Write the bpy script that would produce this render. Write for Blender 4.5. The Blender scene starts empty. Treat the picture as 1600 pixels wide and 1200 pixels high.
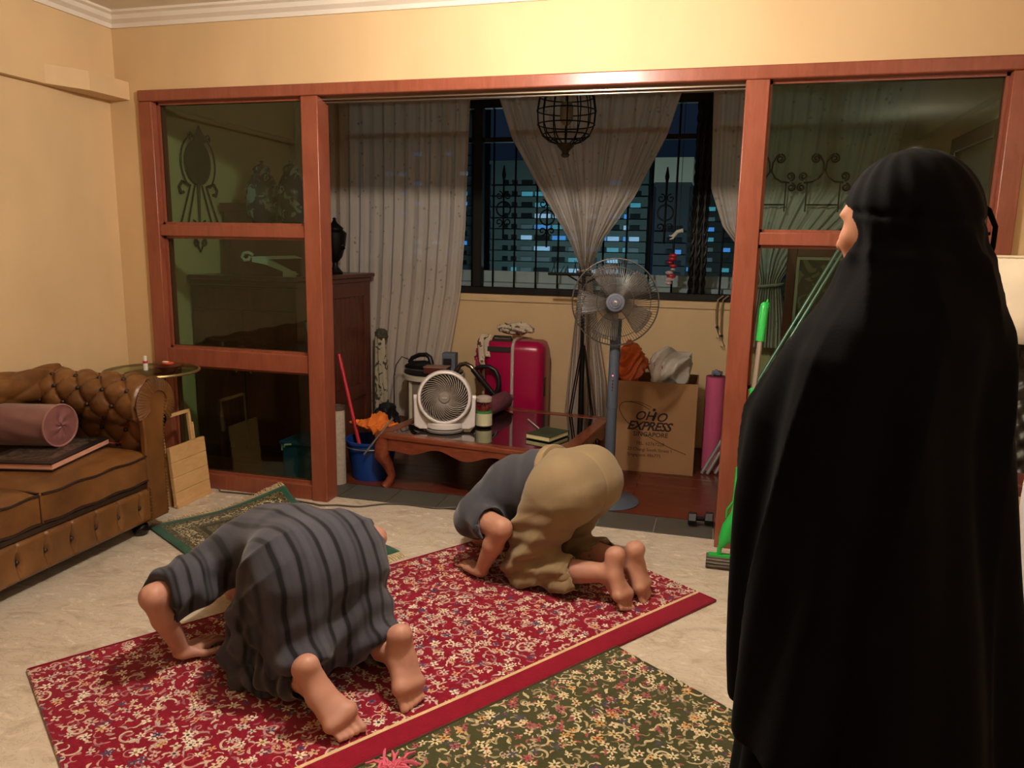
import bpy, bmesh, math, random
import numpy as np
from mathutils import Vector, Matrix, Euler
random.seed(7); rng = np.random.default_rng(7)
SC = bpy.context.scene; COL = SC.collection
PI = math.pi

# ------------------------------------------------------------------ camera, world, lights, exposure
CAM_H, FPX = 1.45, 1187.12
PITCH, YAW, ROLL = 0.180431, 0.262571, 0.018542
cyw, syw = math.cos(YAW), math.sin(YAW)
fwd = Vector((-syw*math.cos(PITCH), cyw*math.cos(PITCH), -math.sin(PITCH)))
rgt = Vector((cyw, syw, 0)); upv = rgt.cross(fwd)
r2 = rgt*math.cos(ROLL)+upv*math.sin(ROLL); u2 = -rgt*math.sin(ROLL)+upv*math.cos(ROLL)
cd = bpy.data.cameras.new('camera'); cam = bpy.data.objects.new('camera', cd); COL.objects.link(cam)
cam.matrix_world = Matrix(((r2.x, u2.x, -fwd.x, 0), (r2.y, u2.y, -fwd.y, 0), (r2.z, u2.z, -fwd.z, CAM_H), (0, 0, 0, 1)))
cd.sensor_fit = 'HORIZONTAL'; cd.sensor_width = 36; cd.lens = FPX/1600*36; cd.clip_start = .05; cd.clip_end = 1500
SC.camera = cam
W = bpy.data.worlds.new('night'); SC.world = W; W.use_nodes = True
bg = W.node_tree.nodes['Background']; bg.inputs[0].default_value = (.10, .19, .36, 1); bg.inputs[1].default_value = .045
def lamp(name, kind, loc, power, col, size=.1, rot=None, shadow=True):
    d = bpy.data.lights.new(name, kind); d.energy = power; d.color = col
    if kind in ('POINT', 'SPOT'): d.shadow_soft_size = size
    if kind == 'AREA': d.shape = 'DISK'; d.size = size
    o = bpy.data.objects.new(name, d); COL.objects.link(o); o.location = loc
    if rot: o.rotation_euler = rot
    return o
WARM = (1, .88, .76)
lamp('ceiling_lamp_light', 'POINT', (-.76, 2.32, 2.46), 122, WARM, .05)
lamp('second_ceiling_lamp_light', 'POINT', (1.55, .0, 2.24), 24, WARM, .10)
lamp('estate_fill_light', 'POINT', (-30, 150, -18), 55000, (.7, .95, 1.0), 2)  # unseen fill light, added to brighten the apartment facades
lamp('estate_fill_light_far', 'POINT', (20, 165, -14), 30000, (.75, .95, .95), 2)  # second added fill, lifts the facades further right
vs = SC.view_settings; vs.view_transform = 'Standard'; vs.look = 'None'; vs.exposure = 0.14; vs.gamma = 1; vs.use_curve_mapping = False

# ------------------------------------------------------------------ materials
def lin(h):
    if isinstance(h, str):
        h = h.lstrip('#'); c = [int(h[i:i+2], 16)/255 for i in (0, 2, 4)]
    else: c = h
    return tuple((v/12.92 if v <= .04045 else ((v+.055)/1.055)**2.4) for v in c)+(1,)
class G:
    """small node-graph helper"""
    def __init__(s, name):
        s.mat = bpy.data.materials.new(name); s.mat.use_nodes = True
        s.nt = s.mat.node_tree; s.b = s.nt.nodes['Principled BSDF']; s.out = s.nt.nodes['Material Output']
    def n(s, t, **kw):
        x = s.nt.nodes.new(t)
        for k, v in kw.items(): setattr(x, k, v)
        return x
    def put(s, sock, v):
        if isinstance(v, bpy.types.NodeSocket): s.nt.links.new(v, sock)
        else: sock.default_value = v
    def m(s, op, a, b=None, c=None, clamp=False):
        x = s.n('ShaderNodeMath', operation=op, use_clamp=clamp)
        for i, v in enumerate((a, b, c)):
            if v is not None: s.put(x.inputs[i], v)
        return x.outputs[0]
    def vm(s, op, a, b=None, out=0):
        x = s.n('ShaderNodeVectorMath', operation=op); s.put(x.inputs[0], a)
        if b is not None:
            if op == 'SCALE': s.put(x.inputs[3], b)
            else: s.put(x.inputs[1], b)
        return x.outputs[out]
    def mix(s, f, a, b, blend='MIX'):
        x = s.n('ShaderNodeMix', data_type='RGBA', blend_type=blend)
        s.put(x.inputs[0], f); s.put(x.inputs[6], a); s.put(x.inputs[7], b); return x.outputs[2]
    def sep(s, v):
        x = s.n('ShaderNodeSeparateXYZ'); s.put(x.inputs[0], v); return x.outputs
    def comb(s, a, b, c=0.):
        x = s.n('ShaderNodeCombineXYZ'); s.put(x.inputs[0], a); s.put(x.inputs[1], b); s.put(x.inputs[2], c); return x.outputs[0]
    def coord(s, k='Object'):
        return s.n('ShaderNodeTexCoord').outputs[k]
    def noise(s, v, scale=5, detail=3, rough=.5, out=0, dist=0.):
        x = s.n('ShaderNodeTexNoise'); s.put(x.inputs['Vector'], v); x.inputs['Scale'].default_value = scale
        x.inputs['Detail'].default_value = detail; x.inputs['Roughness'].default_value = rough; x.inputs['Distortion'].default_value = dist
        return x.outputs[out]
    def ramp(s, f, stops, interp='LINEAR'):
        x = s.n('ShaderNodeValToRGB'); s.put(x.inputs[0], f); r = x.color_ramp; r.interpolation = interp
        while len(r.elements) < len(stops): r.elements.new(.5)
        for e, (p, c) in zip(r.elements, stops): e.position = p; e.color = c if len(c) == 4 else tuple(c)+(1,)
        return x.outputs[0]
    def bump(s, h, strength=.2, dist=.01):
        x = s.n('ShaderNodeBump'); x.inputs['Strength'].default_value = strength; x.inputs['Distance'].default_value = dist
        s.put(x.inputs['Height'], h); s.nt.links.new(x.outputs[0], s.b.inputs['Normal'])
    def set(s, color=None, rough=None, metal=None, spec=None, **kw):
        if color is not None: s.put(s.b.inputs['Base Color'], color)
        if rough is not None: s.put(s.b.inputs['Roughness'], rough)
        if metal is not None: s.b.inputs['Metallic'].default_value = metal
        if spec is not None: s.b.inputs['Specular IOR Level'].default_value = spec
        for k, v in kw.items(): s.put(s.b.inputs[k.replace('_', ' ')], v)
        return s.mat
MATS = {}
def mat(name, col, rough=.5, metal=0., spec=.5, var=.12, vscale=12, bump=0., bscale=60, **kw):
    """plain procedural material: base colour with a little noise variation and optional bump"""
    if name in MATS: return MATS[name]
    g = G(name); c = lin(col); co = g.coord()
    n = g.noise(co, vscale, 3)
    a = tuple(min(1, v*(1-var)) for v in c[:3])+(1,); b = tuple(min(1, v*(1+var)) for v in c[:3])+(1,)
    g.set(g.mix(n, a, b), rough, metal, spec, **kw)
    if bump: g.bump(g.noise(co, bscale, 2), bump, .004)
    MATS[name] = g.mat; return g.mat
def emis(name, col, strength):
    if name in MATS: return MATS[name]
    g = G(name); n = g.noise(g.coord(), 1.2, 2); c = lin(col)
    cc = g.mix(n, tuple(v*.6 for v in c[:3])+(1,), c)
    g.set((0.02, .02, .02, 1), .5, Emission_Color=cc, Emission_Strength=strength); MATS[name] = g.mat; return g.mat
def wood(name, c1, c2, scale=(1, 1, 1), rough=.35, freq=9, bump=.05):
    if name in MATS: return MATS[name]
    g = G(name); v = g.vm('MULTIPLY', g.coord(), scale)
    n = g.noise(v, freq, 5, .6, dist=1.2); n2 = g.noise(v, freq*5, 3, .6)
    f = g.m('ADD', g.m('MULTIPLY', n, .75), g.m('MULTIPLY', n2, .25))
    g.set(g.ramp(f, [(.3, lin(c1)), (.7, lin(c2))]), rough); g.bump(n2, bump, .002)
    MATS[name] = g.mat; return g.mat
def glass(name, tint, refl=.10, rough=.02, facing=.35):
    if name in MATS: return MATS[name]
    g = G(name); g.nt.nodes.remove(g.b)
    t = g.n('ShaderNodeBsdfTransparent'); t.inputs[0].default_value = tint
    gl = g.n('ShaderNodeBsdfGlossy'); gl.inputs[0].default_value = (.9, .95, .9, 1); gl.inputs['Roughness'].default_value = rough
    lw = g.n('ShaderNodeLayerWeight'); lw.inputs[0].default_value = .12
    f = g.m('ADD', g.m('MULTIPLY', lw.outputs['Facing'], facing), refl*.5)
    mx = g.n('ShaderNodeMixShader'); g.put(mx.inputs[0], f); g.nt.links.new(t.outputs[0], mx.inputs[1]); g.nt.links.new(gl.outputs[0], mx.inputs[2])
    g.nt.links.new(mx.outputs[0], g.out.inputs[0]); MATS[name] = g.mat; return g.mat
def sheer(name, col, cover=.86, pattern=True):
    if name in MATS: return MATS[name]
    g = G(name); g.nt.nodes.remove(g.b); co = g.coord(); c = lin(col)
    col_s = c
    if pattern:   # small embroidered sprigs
        v = g.n('ShaderNodeTexVoronoi'); g.put(v.inputs['Vector'], co); v.inputs['Scale'].default_value = 16
        k = g.m('LESS_THAN', v.outputs['Distance'], g.m('MULTIPLY', g.noise(co, 70, 2), .30))
        col_s = g.mix(g.m('MULTIPLY', k, g.m('MULTIPLY', g.noise(co, 5, 1), .8)), c, lin('#6b5a4c'))
    d = g.n('ShaderNodeBsdfDiffuse'); g.put(d.inputs[0], col_s)
    tl = g.n('ShaderNodeBsdfTranslucent'); g.put(tl.inputs[0], col_s)
    m1 = g.n('ShaderNodeMixShader'); m1.inputs[0].default_value = .3; g.nt.links.new(d.outputs[0], m1.inputs[1]); g.nt.links.new(tl.outputs[0], m1.inputs[2])
    t = g.n('ShaderNodeBsdfTransparent'); m2 = g.n('ShaderNodeMixShader'); m2.inputs[0].default_value = cover
    g.nt.links.new(t.outputs[0], m2.inputs[1]); g.nt.links.new(m1.outputs[0], m2.inputs[2]); g.nt.links.new(m2.outputs[0], g.out.inputs[0])
    MATS[name] = g.mat; return g.mat

# ------------------------------------------------------------------ objects and mesh builder
INV = {}
def tag(o, label=None, cat=None, group=None, kind=None):
    for k, v in (('label', label), ('category', cat), ('group', group), ('kind', kind)):
        if v: o[k] = v
    return o
def thing(name, label=None, cat=None, loc=(0, 0, 0), rz=0., group=None, kind=None):
    o = bpy.data.objects.new(name, None); COL.objects.link(o); o.empty_display_size = .05
    o.location = loc; o.rotation_euler = (0, 0, rz)
    INV[o] = (Matrix.Translation(Vector(loc)) @ Matrix.Rotation(rz, 4, 'Z')).inverted()
    return tag(o, label, cat, group, kind)
def rotm(rx=0, ry=0, rz=0): return Euler((rx, ry, rz)).to_matrix().to_4x4()
def align(d):
    """matrix turning +Z to direction d"""
    return Vector((0, 0, 1)).rotation_difference(Vector(d).normalized()).to_matrix().to_4x4()
class MB:
    def __init__(s, M=None): s.v = []; s.f = []; s.M = M or Matrix(); s.mi = []; s.cur = 0
    def add(s, vs, fs, M=None):
        b = len(s.v); T = s.M @ M if M is not None else s.M
        s.v += [T @ Vector(p) for p in vs]; s.f += [tuple(i+b for i in f) for f in fs]; s.mi += [s.cur]*len(fs); return s
    def box(s, c, d, M=None):
        x, y, z = [k/2 for k in d]; c = Vector(c)
        vs = [Vector((sx*x, sy*y, sz*z)) for sx in (-1, 1) for sy in (-1, 1) for sz in (-1, 1)]
        if M is not None: vs = [M.to_3x3() @ p for p in vs]
        return s.add([p+c for p in vs], [(0, 1, 3, 2), (4, 6, 7, 5), (0, 4, 5, 1), (2, 3, 7, 6), (0, 2, 6, 4), (1, 5, 7, 3)])
    def bx(s, x0, x1, y0, y1, z0, z1): return s.box(((x0+x1)/2, (y0+y1)/2, (z0+z1)/2), (x1-x0, y1-y0, z1-z0))
    def tube(s, pts, r, n=8, closed=False, caps=True):
        P = [Vector(p) for p in pts]; m = len(P); R = r if hasattr(r, '__len__') else [r]*m
        vs = []; up = None
        for i, p in enumerate(P):
            a = P[i-1] if (i or closed) else P[i]; b = P[(i+1) % m] if (i < m-1 or closed) else P[i]
            t = (b-a).normalized() if (b-a).length > 1e-9 else Vector((0, 0, 1))
            if up is None: up = t.orthogonal().normalized()
            up = (up-t*up.dot(t))
            if up.length < 1e-6: up = t.orthogonal()
            up.normalize(); w = t.cross(up)
            vs += [p+(up*math.cos(2*PI*k/n)+w*math.sin(2*PI*k/n))*R[i] for k in range(n)]
        fs = []
        for i in range(m if closed else m-1):
            j = (i+1) % m
            fs += [(i*n+k, i*n+(k+1) % n, j*n+(k+1) % n, j*n+k) for k in range(n)]
        if caps and not closed: fs += [tuple(range(n-1, -1, -1)), tuple((m-1)*n+k for k in range(n))]
        return s.add(vs, fs)
    def cyl(s, a, b, r0, r1=None, n=20, caps=True): return s.tube([a, b], [r0, r0 if r1 is None else r1], n, caps=caps)
    def lathe(s, prof, c=(0, 0, 0), n=24, M=None, sx=1., sy=1.):
        T = Matrix.Translation(Vector(c)) @ (M if M is not None else Matrix())
        vs = []; fs = []; m = len(prof)
        for r, z in prof: vs += [(r*sx*math.cos(2*PI*k/n), r*sy*math.sin(2*PI*k/n), z) for k in range(n)]
        for i in range(m-1): fs += [(i*n+k, i*n+(k+1) % n, (i+1)*n+(k+1) % n, (i+1)*n+k) for k in range(n)]
        if prof[0][0] > 1e-6: fs.append(tuple(range(n-1, -1, -1)))
        if prof[-1][0] > 1e-6: fs.append(tuple((m-1)*n+k for k in range(n)))
        return s.add(vs, fs, T)
    def ball(s, c, r, n=12, m=8, sc=(1, 1, 1), M=None):
        pr = [(max(1e-7, math.sin(PI*i/m)), -math.cos(PI*i/m)) for i in range(m+1)]
        T = (M if M is not None else Matrix()) @ Matrix.Diagonal((r*sc[0], r*sc[1], r*sc[2], 1))
        return s.lathe(pr, c, n, T)
    def prism(s, poly, h, M=None):
        """2-D polygon in XY extruded along +Z by h"""
        n = len(poly); vs = [(x, y, 0) for x, y in poly]+[(x, y, h) for x, y in poly]
        return s.add(vs, [tuple(range(n-1, -1, -1)), tuple(range(n, 2*n))]+[(i, (i+1) % n, n+(i+1) % n, n+i) for i in range(n)], M)
    def grid(s, fn, nu, nv, cu=False, M=None):
        vs = [fn(i/(nu if cu else nu-1), j/(nv-1)) for j in range(nv) for i in range(nu)]
        fs = [(j*nu+i, j*nu+(i+1) % nu, (j+1)*nu+(i+1) % nu, (j+1)*nu+i) for j in range(nv-1) for i in range(nu if cu else nu-1)]
        return s.add(vs, fs, M)
    def build(s, name, m, parent=None, smooth=True, bevel=0., thick=0., sub=0, root=None, local=False, angle=40):
        """parent given: vertices are world coordinates turned into the thing's own frame unless local"""
        vs = s.v
        base = None
        if parent is not None and not local:
            r = parent
            while r.parent: r = r.parent
            if r in INV: vs = [INV[r] @ p for p in vs]
            else: vs = [p-r.location for p in vs]
        elif parent is None:
            A = np.array([tuple(p) for p in vs]); base = Vector(((A[:, 0].min()+A[:, 0].max())/2, (A[:, 1].min()+A[:, 1].max())/2, A[:, 2].min()))
            vs = [p-base for p in vs]
        me = bpy.data.meshes.new(name); me.from_pydata([tuple(p) for p in vs], [], s.f); me.update()
        bm = bmesh.new(); bm.from_mesh(me); bmesh.ops.recalc_face_normals(bm, faces=bm.faces); bm.to_mesh(me); bm.free()
        ms = m if isinstance(m, (list, tuple)) else [m]
        for k in ms: me.materials.append(k)
        if len(ms) > 1: me.polygons.foreach_set('material_index', s.mi)
        if smooth:
            me.polygons.foreach_set('use_smooth', [True]*len(me.polygons))
            try: me.set_sharp_from_angle(angle=math.radians(angle))
            except Exception: pass
        o = bpy.data.objects.new(name, me); COL.objects.link(o)
        if base is not None: o.location = base
        if parent is not None: o.parent = parent
        if thick: k = o.modifiers.new('thick', 'SOLIDIFY'); k.thickness = thick; k.offset = 0
        if bevel: k = o.modifiers.new('bevel', 'BEVEL'); k.width = bevel; k.segments = 2; k.limit_method = 'ANGLE'; k.angle_limit = math.radians(50)
        if sub: k = o.modifiers.new('sub', 'SUBSURF'); k.levels = sub; k.render_levels = sub
        return o
def inst(o, parent, M, name=None):
    """copy sharing mesh data, placed by matrix M in the parent's frame"""
    c = o.copy(); COL.objects.link(c); c.parent = parent; c.matrix_parent_inverse = Matrix(); c.matrix_basis = M
    return c
def struct(o): o['kind'] = 'structure'; return o
def text_part(body, size, m, parent, M, shear=0., offset=0., name='lettering', align_x='LEFT', spacing=1.):
    cu = bpy.data.curves.new('t', 'FONT'); cu.body = body; cu.size = size; cu.shear = shear; cu.offset = offset; cu.align_x = align_x
    cu.space_character = spacing; cu.resolution_u = 3
    t = bpy.data.objects.new('t', cu); COL.objects.link(t)
    bpy.context.view_layer.update()
    me = bpy.data.meshes.new_from_object(t.evaluated_get(bpy.context.evaluated_depsgraph_get()))
    bpy.data.objects.remove(t); me.name = name; me.materials.clear(); me.materials.append(m); me.transform(M)
    o = bpy.data.objects.new(name, me); COL.objects.link(o); o.parent = parent; return o

# ------------------------------------------------------------------ implicit surfaces for bodies and clothes
class SDF:
    def __init__(s, lo, hi, h):
        s.lo = np.array(lo, float); s.h = h; s.n = np.ceil((np.array(hi)-s.lo)/h).astype(int)+1
        s.F = np.full(s.n, .08, np.float32)
        s.ax = [s.lo[i]+h*np.arange(s.n[i]) for i in range(3)]
    def _blk(s, lo, hi):
        a = np.clip(np.floor((np.array(lo)-s.lo)/s.h).astype(int), 0, s.n); b = np.clip(np.ceil((np.array(hi)-s.lo)/s.h).astype(int)+1, 0, s.n)
        sl = tuple(slice(i, j) for i, j in zip(a, b))
        return sl, np.meshgrid(*[s.ax[i][sl[i]] for i in range(3)], indexing='ij', sparse=True)
    def _un(s, sl, d, k):
        A = s.F[sl]
        if k > 0:
            hh = np.maximum(k-np.abs(A-d), 0)/k; s.F[sl] = np.minimum(A, d)-hh*hh*k*.25
        else: s.F[sl] = np.minimum(A, d)
    def cone(s, a, b, ra, rb, k=.02, n=None, q=1.):
        a = np.array(a, float); b = np.array(b, float); R = max(ra, rb)*max(1, 1/1.)+.06+k
        sl, (x, y, z) = s._blk(np.minimum(a, b)-R, np.maximum(a, b)+R)
        if x.size == 0 or y.size == 0 or z.size == 0: return s
        ab = b-a; L = max(ab@ab, 1e-12)
        t = np.clip(((x-a[0])*ab[0]+(y-a[1])*ab[1]+(z-a[2])*ab[2])/L, 0, 1)
        dx = x-a[0]-t*ab[0]; dy = y-a[1]-t*ab[1]; dz = z-a[2]-t*ab[2]
        if n is not None:
            n = np.array(n, float); n /= np.linalg.norm(n); e = (dx*n[0]+dy*n[1]+dz*n[2])*(1/q-1)
            dx = dx+e*n[0]; dy = dy+e*n[1]; dz = dz+e*n[2]
        d = np.sqrt(dx*dx+dy*dy+dz*dz)-(ra+(rb-ra)*t)
        if n is not None and q < 1: d = d*(q+1)/2
        s._un(sl, d.astype(np.float32), k); return s
    def chain(s, pts, rs, k=.02, n=None, q=1.):
        for i in range(len(pts)-1): s.cone(pts[i], pts[i+1], rs[i], rs[i+1], k, n, q)
        return s
    def ell(s, c, r, k=.02, R=None, sub=False):
        c = np.array(c, float); r = np.array(r, float); m = r.max()+.06+k
        sl, (x, y, z) = s._blk(c-m, c+m)
        x = x-c[0]; y = y-c[1]; z = z-c[2]
        if R is not None:
            R = np.array(R.to_3x3().inverted()); x, y, z = [R[i, 0]*x+R[i, 1]*y+R[i, 2]*z for i in range(3)]
        k0 = np.sqrt((x/r[0])**2+(y/r[1])**2+(z/r[2])**2); k1 = np.sqrt((x/r[0]**2)**2+(y/r[1]**2)**2+(z/r[2]**2)**2)+1e-9
        d = (k0*(k0-1)/k1).astype(np.float32)
        if sub: s._cut(sl, d, k)
        else: s._un(sl, d, k)
        return s
    def _cut(s, sl, d, k):
        A = s.F[sl]; B = -d
        if k > 0:
            hh = np.maximum(k-np.abs(A-B), 0)/k; s.F[sl] = np.maximum(A, B)+hh*hh*k*.25
        else: s.F[sl] = np.maximum(A, B)
    def cutcone(s, a, b, ra, rb, k=.005):
        t = SDF.__new__(SDF); a = np.array(a, float); b = np.array(b, float); R = max(ra, rb)+.06
        sl, (x, y, z) = s._blk(np.minimum(a, b)-R, np.maximum(a, b)+R)
        if 0 in (x.size, y.size, z.size): return s
        ab = b-a; L = max(ab@ab, 1e-12); tt = np.clip(((x-a[0])*ab[0]+(y-a[1])*ab[1]+(z-a[2])*ab[2])/L, 0, 1)
        d = np.sqrt((x-a[0]-tt*ab[0])**2+(y-a[1]-tt*ab[1])**2+(z-a[2]-tt*ab[2])**2)-(ra+(rb-ra)*tt)
        s._cut(sl, d.astype(np.float32), k); return s
    def plane(s, p, n):
        """keep the side the normal points away from"""
        n = np.array(n, float); n /= np.linalg.norm(n); p = np.array(p, float)
        x, y, z = np.meshgrid(*s.ax, indexing='ij', sparse=True)
        s.F = np.maximum(s.F, ((x-p[0])*n[0]+(y-p[1])*n[1]+(z-p[2])*n[2]).astype(np.float32)); return s
    def mesh(s):
        F = s.F.copy(); F[0] = F[-1] = .05; F[:, 0] = F[:, -1] = .05; F[:, :, 0] = F[:, :, -1] = .05
        I = F < 0; C = np.zeros(np.array(F.shape)-1, np.int8)
        for i in (0, 1):
            for j in (0, 1):
                for k in (0, 1): C += I[i:i+C.shape[0], j:j+C.shape[1], k:k+C.shape[2]]
        act = np.argwhere((C > 0) & (C < 8)); idx = -np.ones(C.shape, np.int32); idx[tuple(act.T)] = np.arange(len(act))
        P = np.zeros((len(act), 3)); N = np.zeros(len(act))
        cs = [(i, j, k) for i in (0, 1) for j in (0, 1) for k in (0, 1)]
        val = {c: F[act[:, 0]+c[0], act[:, 1]+c[1], act[:, 2]+c[2]] for c in cs}
        for a in cs:
            for ax in range(3):
                if a[ax]: continue
                b = list(a); b[ax] = 1; b = tuple(b); va, vb = val[a], val[b]; m = (va < 0) != (vb < 0)
                t = np.where(m, va/np.where(m, va-vb, 1), 0)
                for q in range(3): P[:, q] += np.where(m, a[q]+(t if q == ax else 0), 0)
                N += m
        V = s.lo+(act+P/N[:, None])*s.h
        Q = []
        for ax in range(3):
            u, v = (ax+1) % 3, (ax+2) % 3
            A = np.moveaxis(I, ax, 0); m = A[:-1] != A[1:]
            e = np.argwhere(np.moveaxis(m, 0, ax)); sgn = I[tuple(e.T)]
            ok = (e[:, u] > 0) & (e[:, v] > 0); e = e[ok]; sgn = sgn[ok]
            def id_(du, dv):
                w = e.copy(); w[:, u] -= du; w[:, v] -= dv; return idx[tuple(w.T)]
            q = np.stack([id_(0, 0), id_(1, 0), id_(1, 1), id_(0, 1)], 1)
            q[~sgn] = q[~sgn][:, ::-1]; Q.append(q[:, ::-1] if False else q)
        return V, np.concatenate(Q)
def laplace(V, Q, it=2, lam=.5):
    E = np.concatenate([Q[:, [0, 1]], Q[:, [1, 2]], Q[:, [2, 3]], Q[:, [3, 0]]])
    for _ in range(it):
        S = np.zeros_like(V); n = np.zeros(len(V))
        for a, b in ((0, 1), (1, 0)):
            for c in range(3): S[:, c] += np.bincount(E[:, a], V[E[:, b], c], len(V))
            n += np.bincount(E[:, a], minlength=len(V))
        V = V+lam*(S/np.maximum(n, 1)[:, None]-V)
    return V
def normals(V, Q):
    fn = np.cross(V[Q[:, 2]]-V[Q[:, 0]], V[Q[:, 3]]-V[Q[:, 1]]); N = np.zeros_like(V)
    for k in range(4):
        for c in range(3): N[:, c] += np.bincount(Q[:, k], fn[:, c], len(V))
    return N/np.maximum(np.linalg.norm(N, axis=1), 1e-12)[:, None]
def sdf_part(S, name, m, parent, disp=None, it=2, zmin=None, decimate=0):
    V, Q = S.mesh(); V = laplace(V, Q, it)
    if disp is not None: V = V+normals(V, Q)*disp(V)[:, None]; V = laplace(V, Q, 1, .4)
    if zmin is not None: V[:, 2] = np.maximum(V[:, 2], zmin)
    me = bpy.data.meshes.new(name); me.from_pydata(V.tolist(), [], Q.tolist()); me.update()
    me.polygons.foreach_set('use_smooth', [True]*len(me.polygons)); me.materials.append(m)
    if sum((me.vertices[i].normal.z for i in range(0, len(V), max(1, len(V)//200)) if V[i, 2] > V[:, 2].max()-.06), 0) < 0: me.flip_normals()
    o = bpy.data.objects.new(name, me); COL.objects.link(o); o.parent = parent
    if decimate: k = o.modifiers.new('d', 'DECIMATE'); k.ratio = decimate
    return o
def v3(*a): return np.array(a, float)
def unit(a): a = np.array(a, float); return a/np.linalg.norm(a)

# ------------------------------------------------------------------ surface materials
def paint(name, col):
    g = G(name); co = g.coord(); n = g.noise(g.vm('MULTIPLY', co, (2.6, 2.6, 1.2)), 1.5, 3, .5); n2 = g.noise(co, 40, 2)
    c = lin(col); g.set(g.mix(n, tuple(v*.86 for v in c[:3])+(1,), tuple(min(1, v*1.10) for v in c[:3])+(1,)), .62, spec=.3)  # mottling puts the lamp's soft blotches of light into the paint colour
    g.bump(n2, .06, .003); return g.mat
WALL = paint('yellow_wall_paint_light_mottle', '#d8ba8e'); CEIL = paint('white_ceiling_paint', '#e6dfd2')
def marble():
    g = G('cream_marble'); co = g.vm('MULTIPLY', g.coord(), (1.3, 2.4, 1)); n = g.noise(co, 3.2, 7, .62, dist=1.6); n2 = g.noise(co, 9, 6, .65, dist=.8)
    base = g.ramp(n, [(.28, lin('#b6a58e')), (.47, lin('#d2c4ae')), (.62, lin('#d8cbb7')), (.8, lin('#c4b298'))])
    vein = g.m('LESS_THAN', g.m('ABSOLUTE', g.m('SUBTRACT', n2, .5)), .012)
    g.set(g.mix(g.m('MULTIPLY', vein, .35), base, lin('#9b8468')), g.m('ADD', .2, g.m('MULTIPLY', n2, .12)), spec=.45); return g.mat
MARBLE = marble()
FRAME = wood('red_brown_frame_wood', '#7c402c', '#985540', (2, 2, .35), .28, 9, .04)
DARKWOOD = wood('dark_red_wood', '#48201a', '#6a3424', (2, 2, .5), .3, 8)
TABLEWOOD = wood('table_wood', '#5f2a19', '#8a452c', (.6, 3, 3), .25, 8)
PINE = wood('pine', '#c99a63', '#dcb47e', (3, .7, 3), .5, 7)
FLOORWOOD = wood('parquet', '#4a1d12', '#6b2f1e', (.5, 5, 1), .3, 6)
BLACKM = mat('black_metal', '#15130f', .45, .6, var=.2)
BLACKP = mat('black_plastic', '#141416', .4)
STEEL = mat('brushed_steel', '#b9b6b0', .28, .9)
SLATE = mat('slate_tile', '#4b4840', .5, var=.25, vscale=6, bump=.2, bscale=25)
GROUT = mat('grout', '#8b8172', .9)
TINT = glass('tinted_green_glass', (.68, .82, .74, 1), .04)
CLEAR = glass('window_glass', (.80, .86, .88, 1), .006, facing=.06)

# ------------------------------------------------------------------ the room shell
YW, YWB, XL, XR, ZC = 3.72, 3.84, -3.365, 2.3, 2.655
struct(MB().bx(XL-.1, XR, -1.7, 3.80, -.06, 0).build('floor', MARBLE, smooth=False))
th = thing('floor_threshold', loc=(0, 3.92, -.02), kind='structure')
MB().bx(XL-.1, 1.3, 3.80, 4.045, -.06, -.004).build('grout_bed', GROUT, th, smooth=False)
t0 = MB().box((0, 0, 0), (.294, .235, .012)).build('tile', SLATE, th, smooth=False, bevel=.002, local=True)
xs = [-.402-.3*k for k in range(-5, 11)]
for i, x in enumerate(xs):
    M = Matrix.Translation((x, .0025, .018+random.uniform(-.0015, .0015)))
    if i == 0: t0.matrix_basis = M
    else: inst(t0, th, M)
fb = thing('floor_balcony', loc=(-1, 4.8, -.02), kind='structure')
MB().bx(XL-.1, 1.3, 4.045, 5.75, -.06, -.006).build('subfloor', DARKWOOD, fb, smooth=False)
p0 = MB().box((0, 0, 0), (1.18, .0935, .012)).build('plank', FLOORWOOD, fb, smooth=False, bevel=.0015, local=True); first = True
for r in range(17):
    for c in range(5):
        x = -3.46+.59+1.182*c-(.5 if r % 2 else 0)+1
        if x+.59 < -3.5+1 or x-.59 > 2.3: continue
        M = Matrix.Translation((x, 4.045+.048+r*.0942-4.8, .020+random.uniform(-.0006, .0006)))
        if first: p0.matrix_basis = M; first = False
        else: inst(p0, fb, M)
wf = MB().bx(XL-.12, XR, YW, YWB, 2.25, ZC+.05).bx(XL-.12, -3.158, YW, YWB, 0, 2.25).bx(1.18, XR, YW, YWB, 0, 2.25)
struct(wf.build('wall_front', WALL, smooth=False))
wl = MB().bx(XL-.12, XL, -1.7, YW, 0, ZC+.05).bx(XL, XL+.045, -1.7, YW, 2.205, ZC).prism([(XL, 3.25), (XL+.046, 3.25), (XL+.135, 3.44), (XL+.135, YW), (XL, YW)], .095, Matrix.Translation((0, 0, 2.205)))
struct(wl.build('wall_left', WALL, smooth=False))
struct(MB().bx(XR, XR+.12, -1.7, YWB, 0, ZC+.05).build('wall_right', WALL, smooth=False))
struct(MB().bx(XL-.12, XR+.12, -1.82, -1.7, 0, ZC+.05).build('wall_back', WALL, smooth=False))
struct(MB().bx(XL-.12, XR+.12, -1.82, YWB, ZC, ZC+.06).build('ceiling', CEIL, smooth=False))
cor = [(0, 0), (.075, 0), (.075, -.012), (.055, -.02), (.045, -.04), (.02, -.055), (.012, -.075), (0, -.075)]
tr = MB()
tr.prism([(a, b) for a, b in cor], XR-XL, Matrix(((0, 0, 1, XL), (-1, 0, 0, YW), (0, 1, 0, ZC), (0, 0, 0, 1))))
tr.prism([(a, b) for a, b in cor], YW+1.7, Matrix(((1, 0, 0, XL+.045), (0, 0, 1, -1.7), (0, 1, 0, ZC), (0, 0, 0, 1))))
struct(tr.build('trim_1', CEIL, smooth=False))
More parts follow.
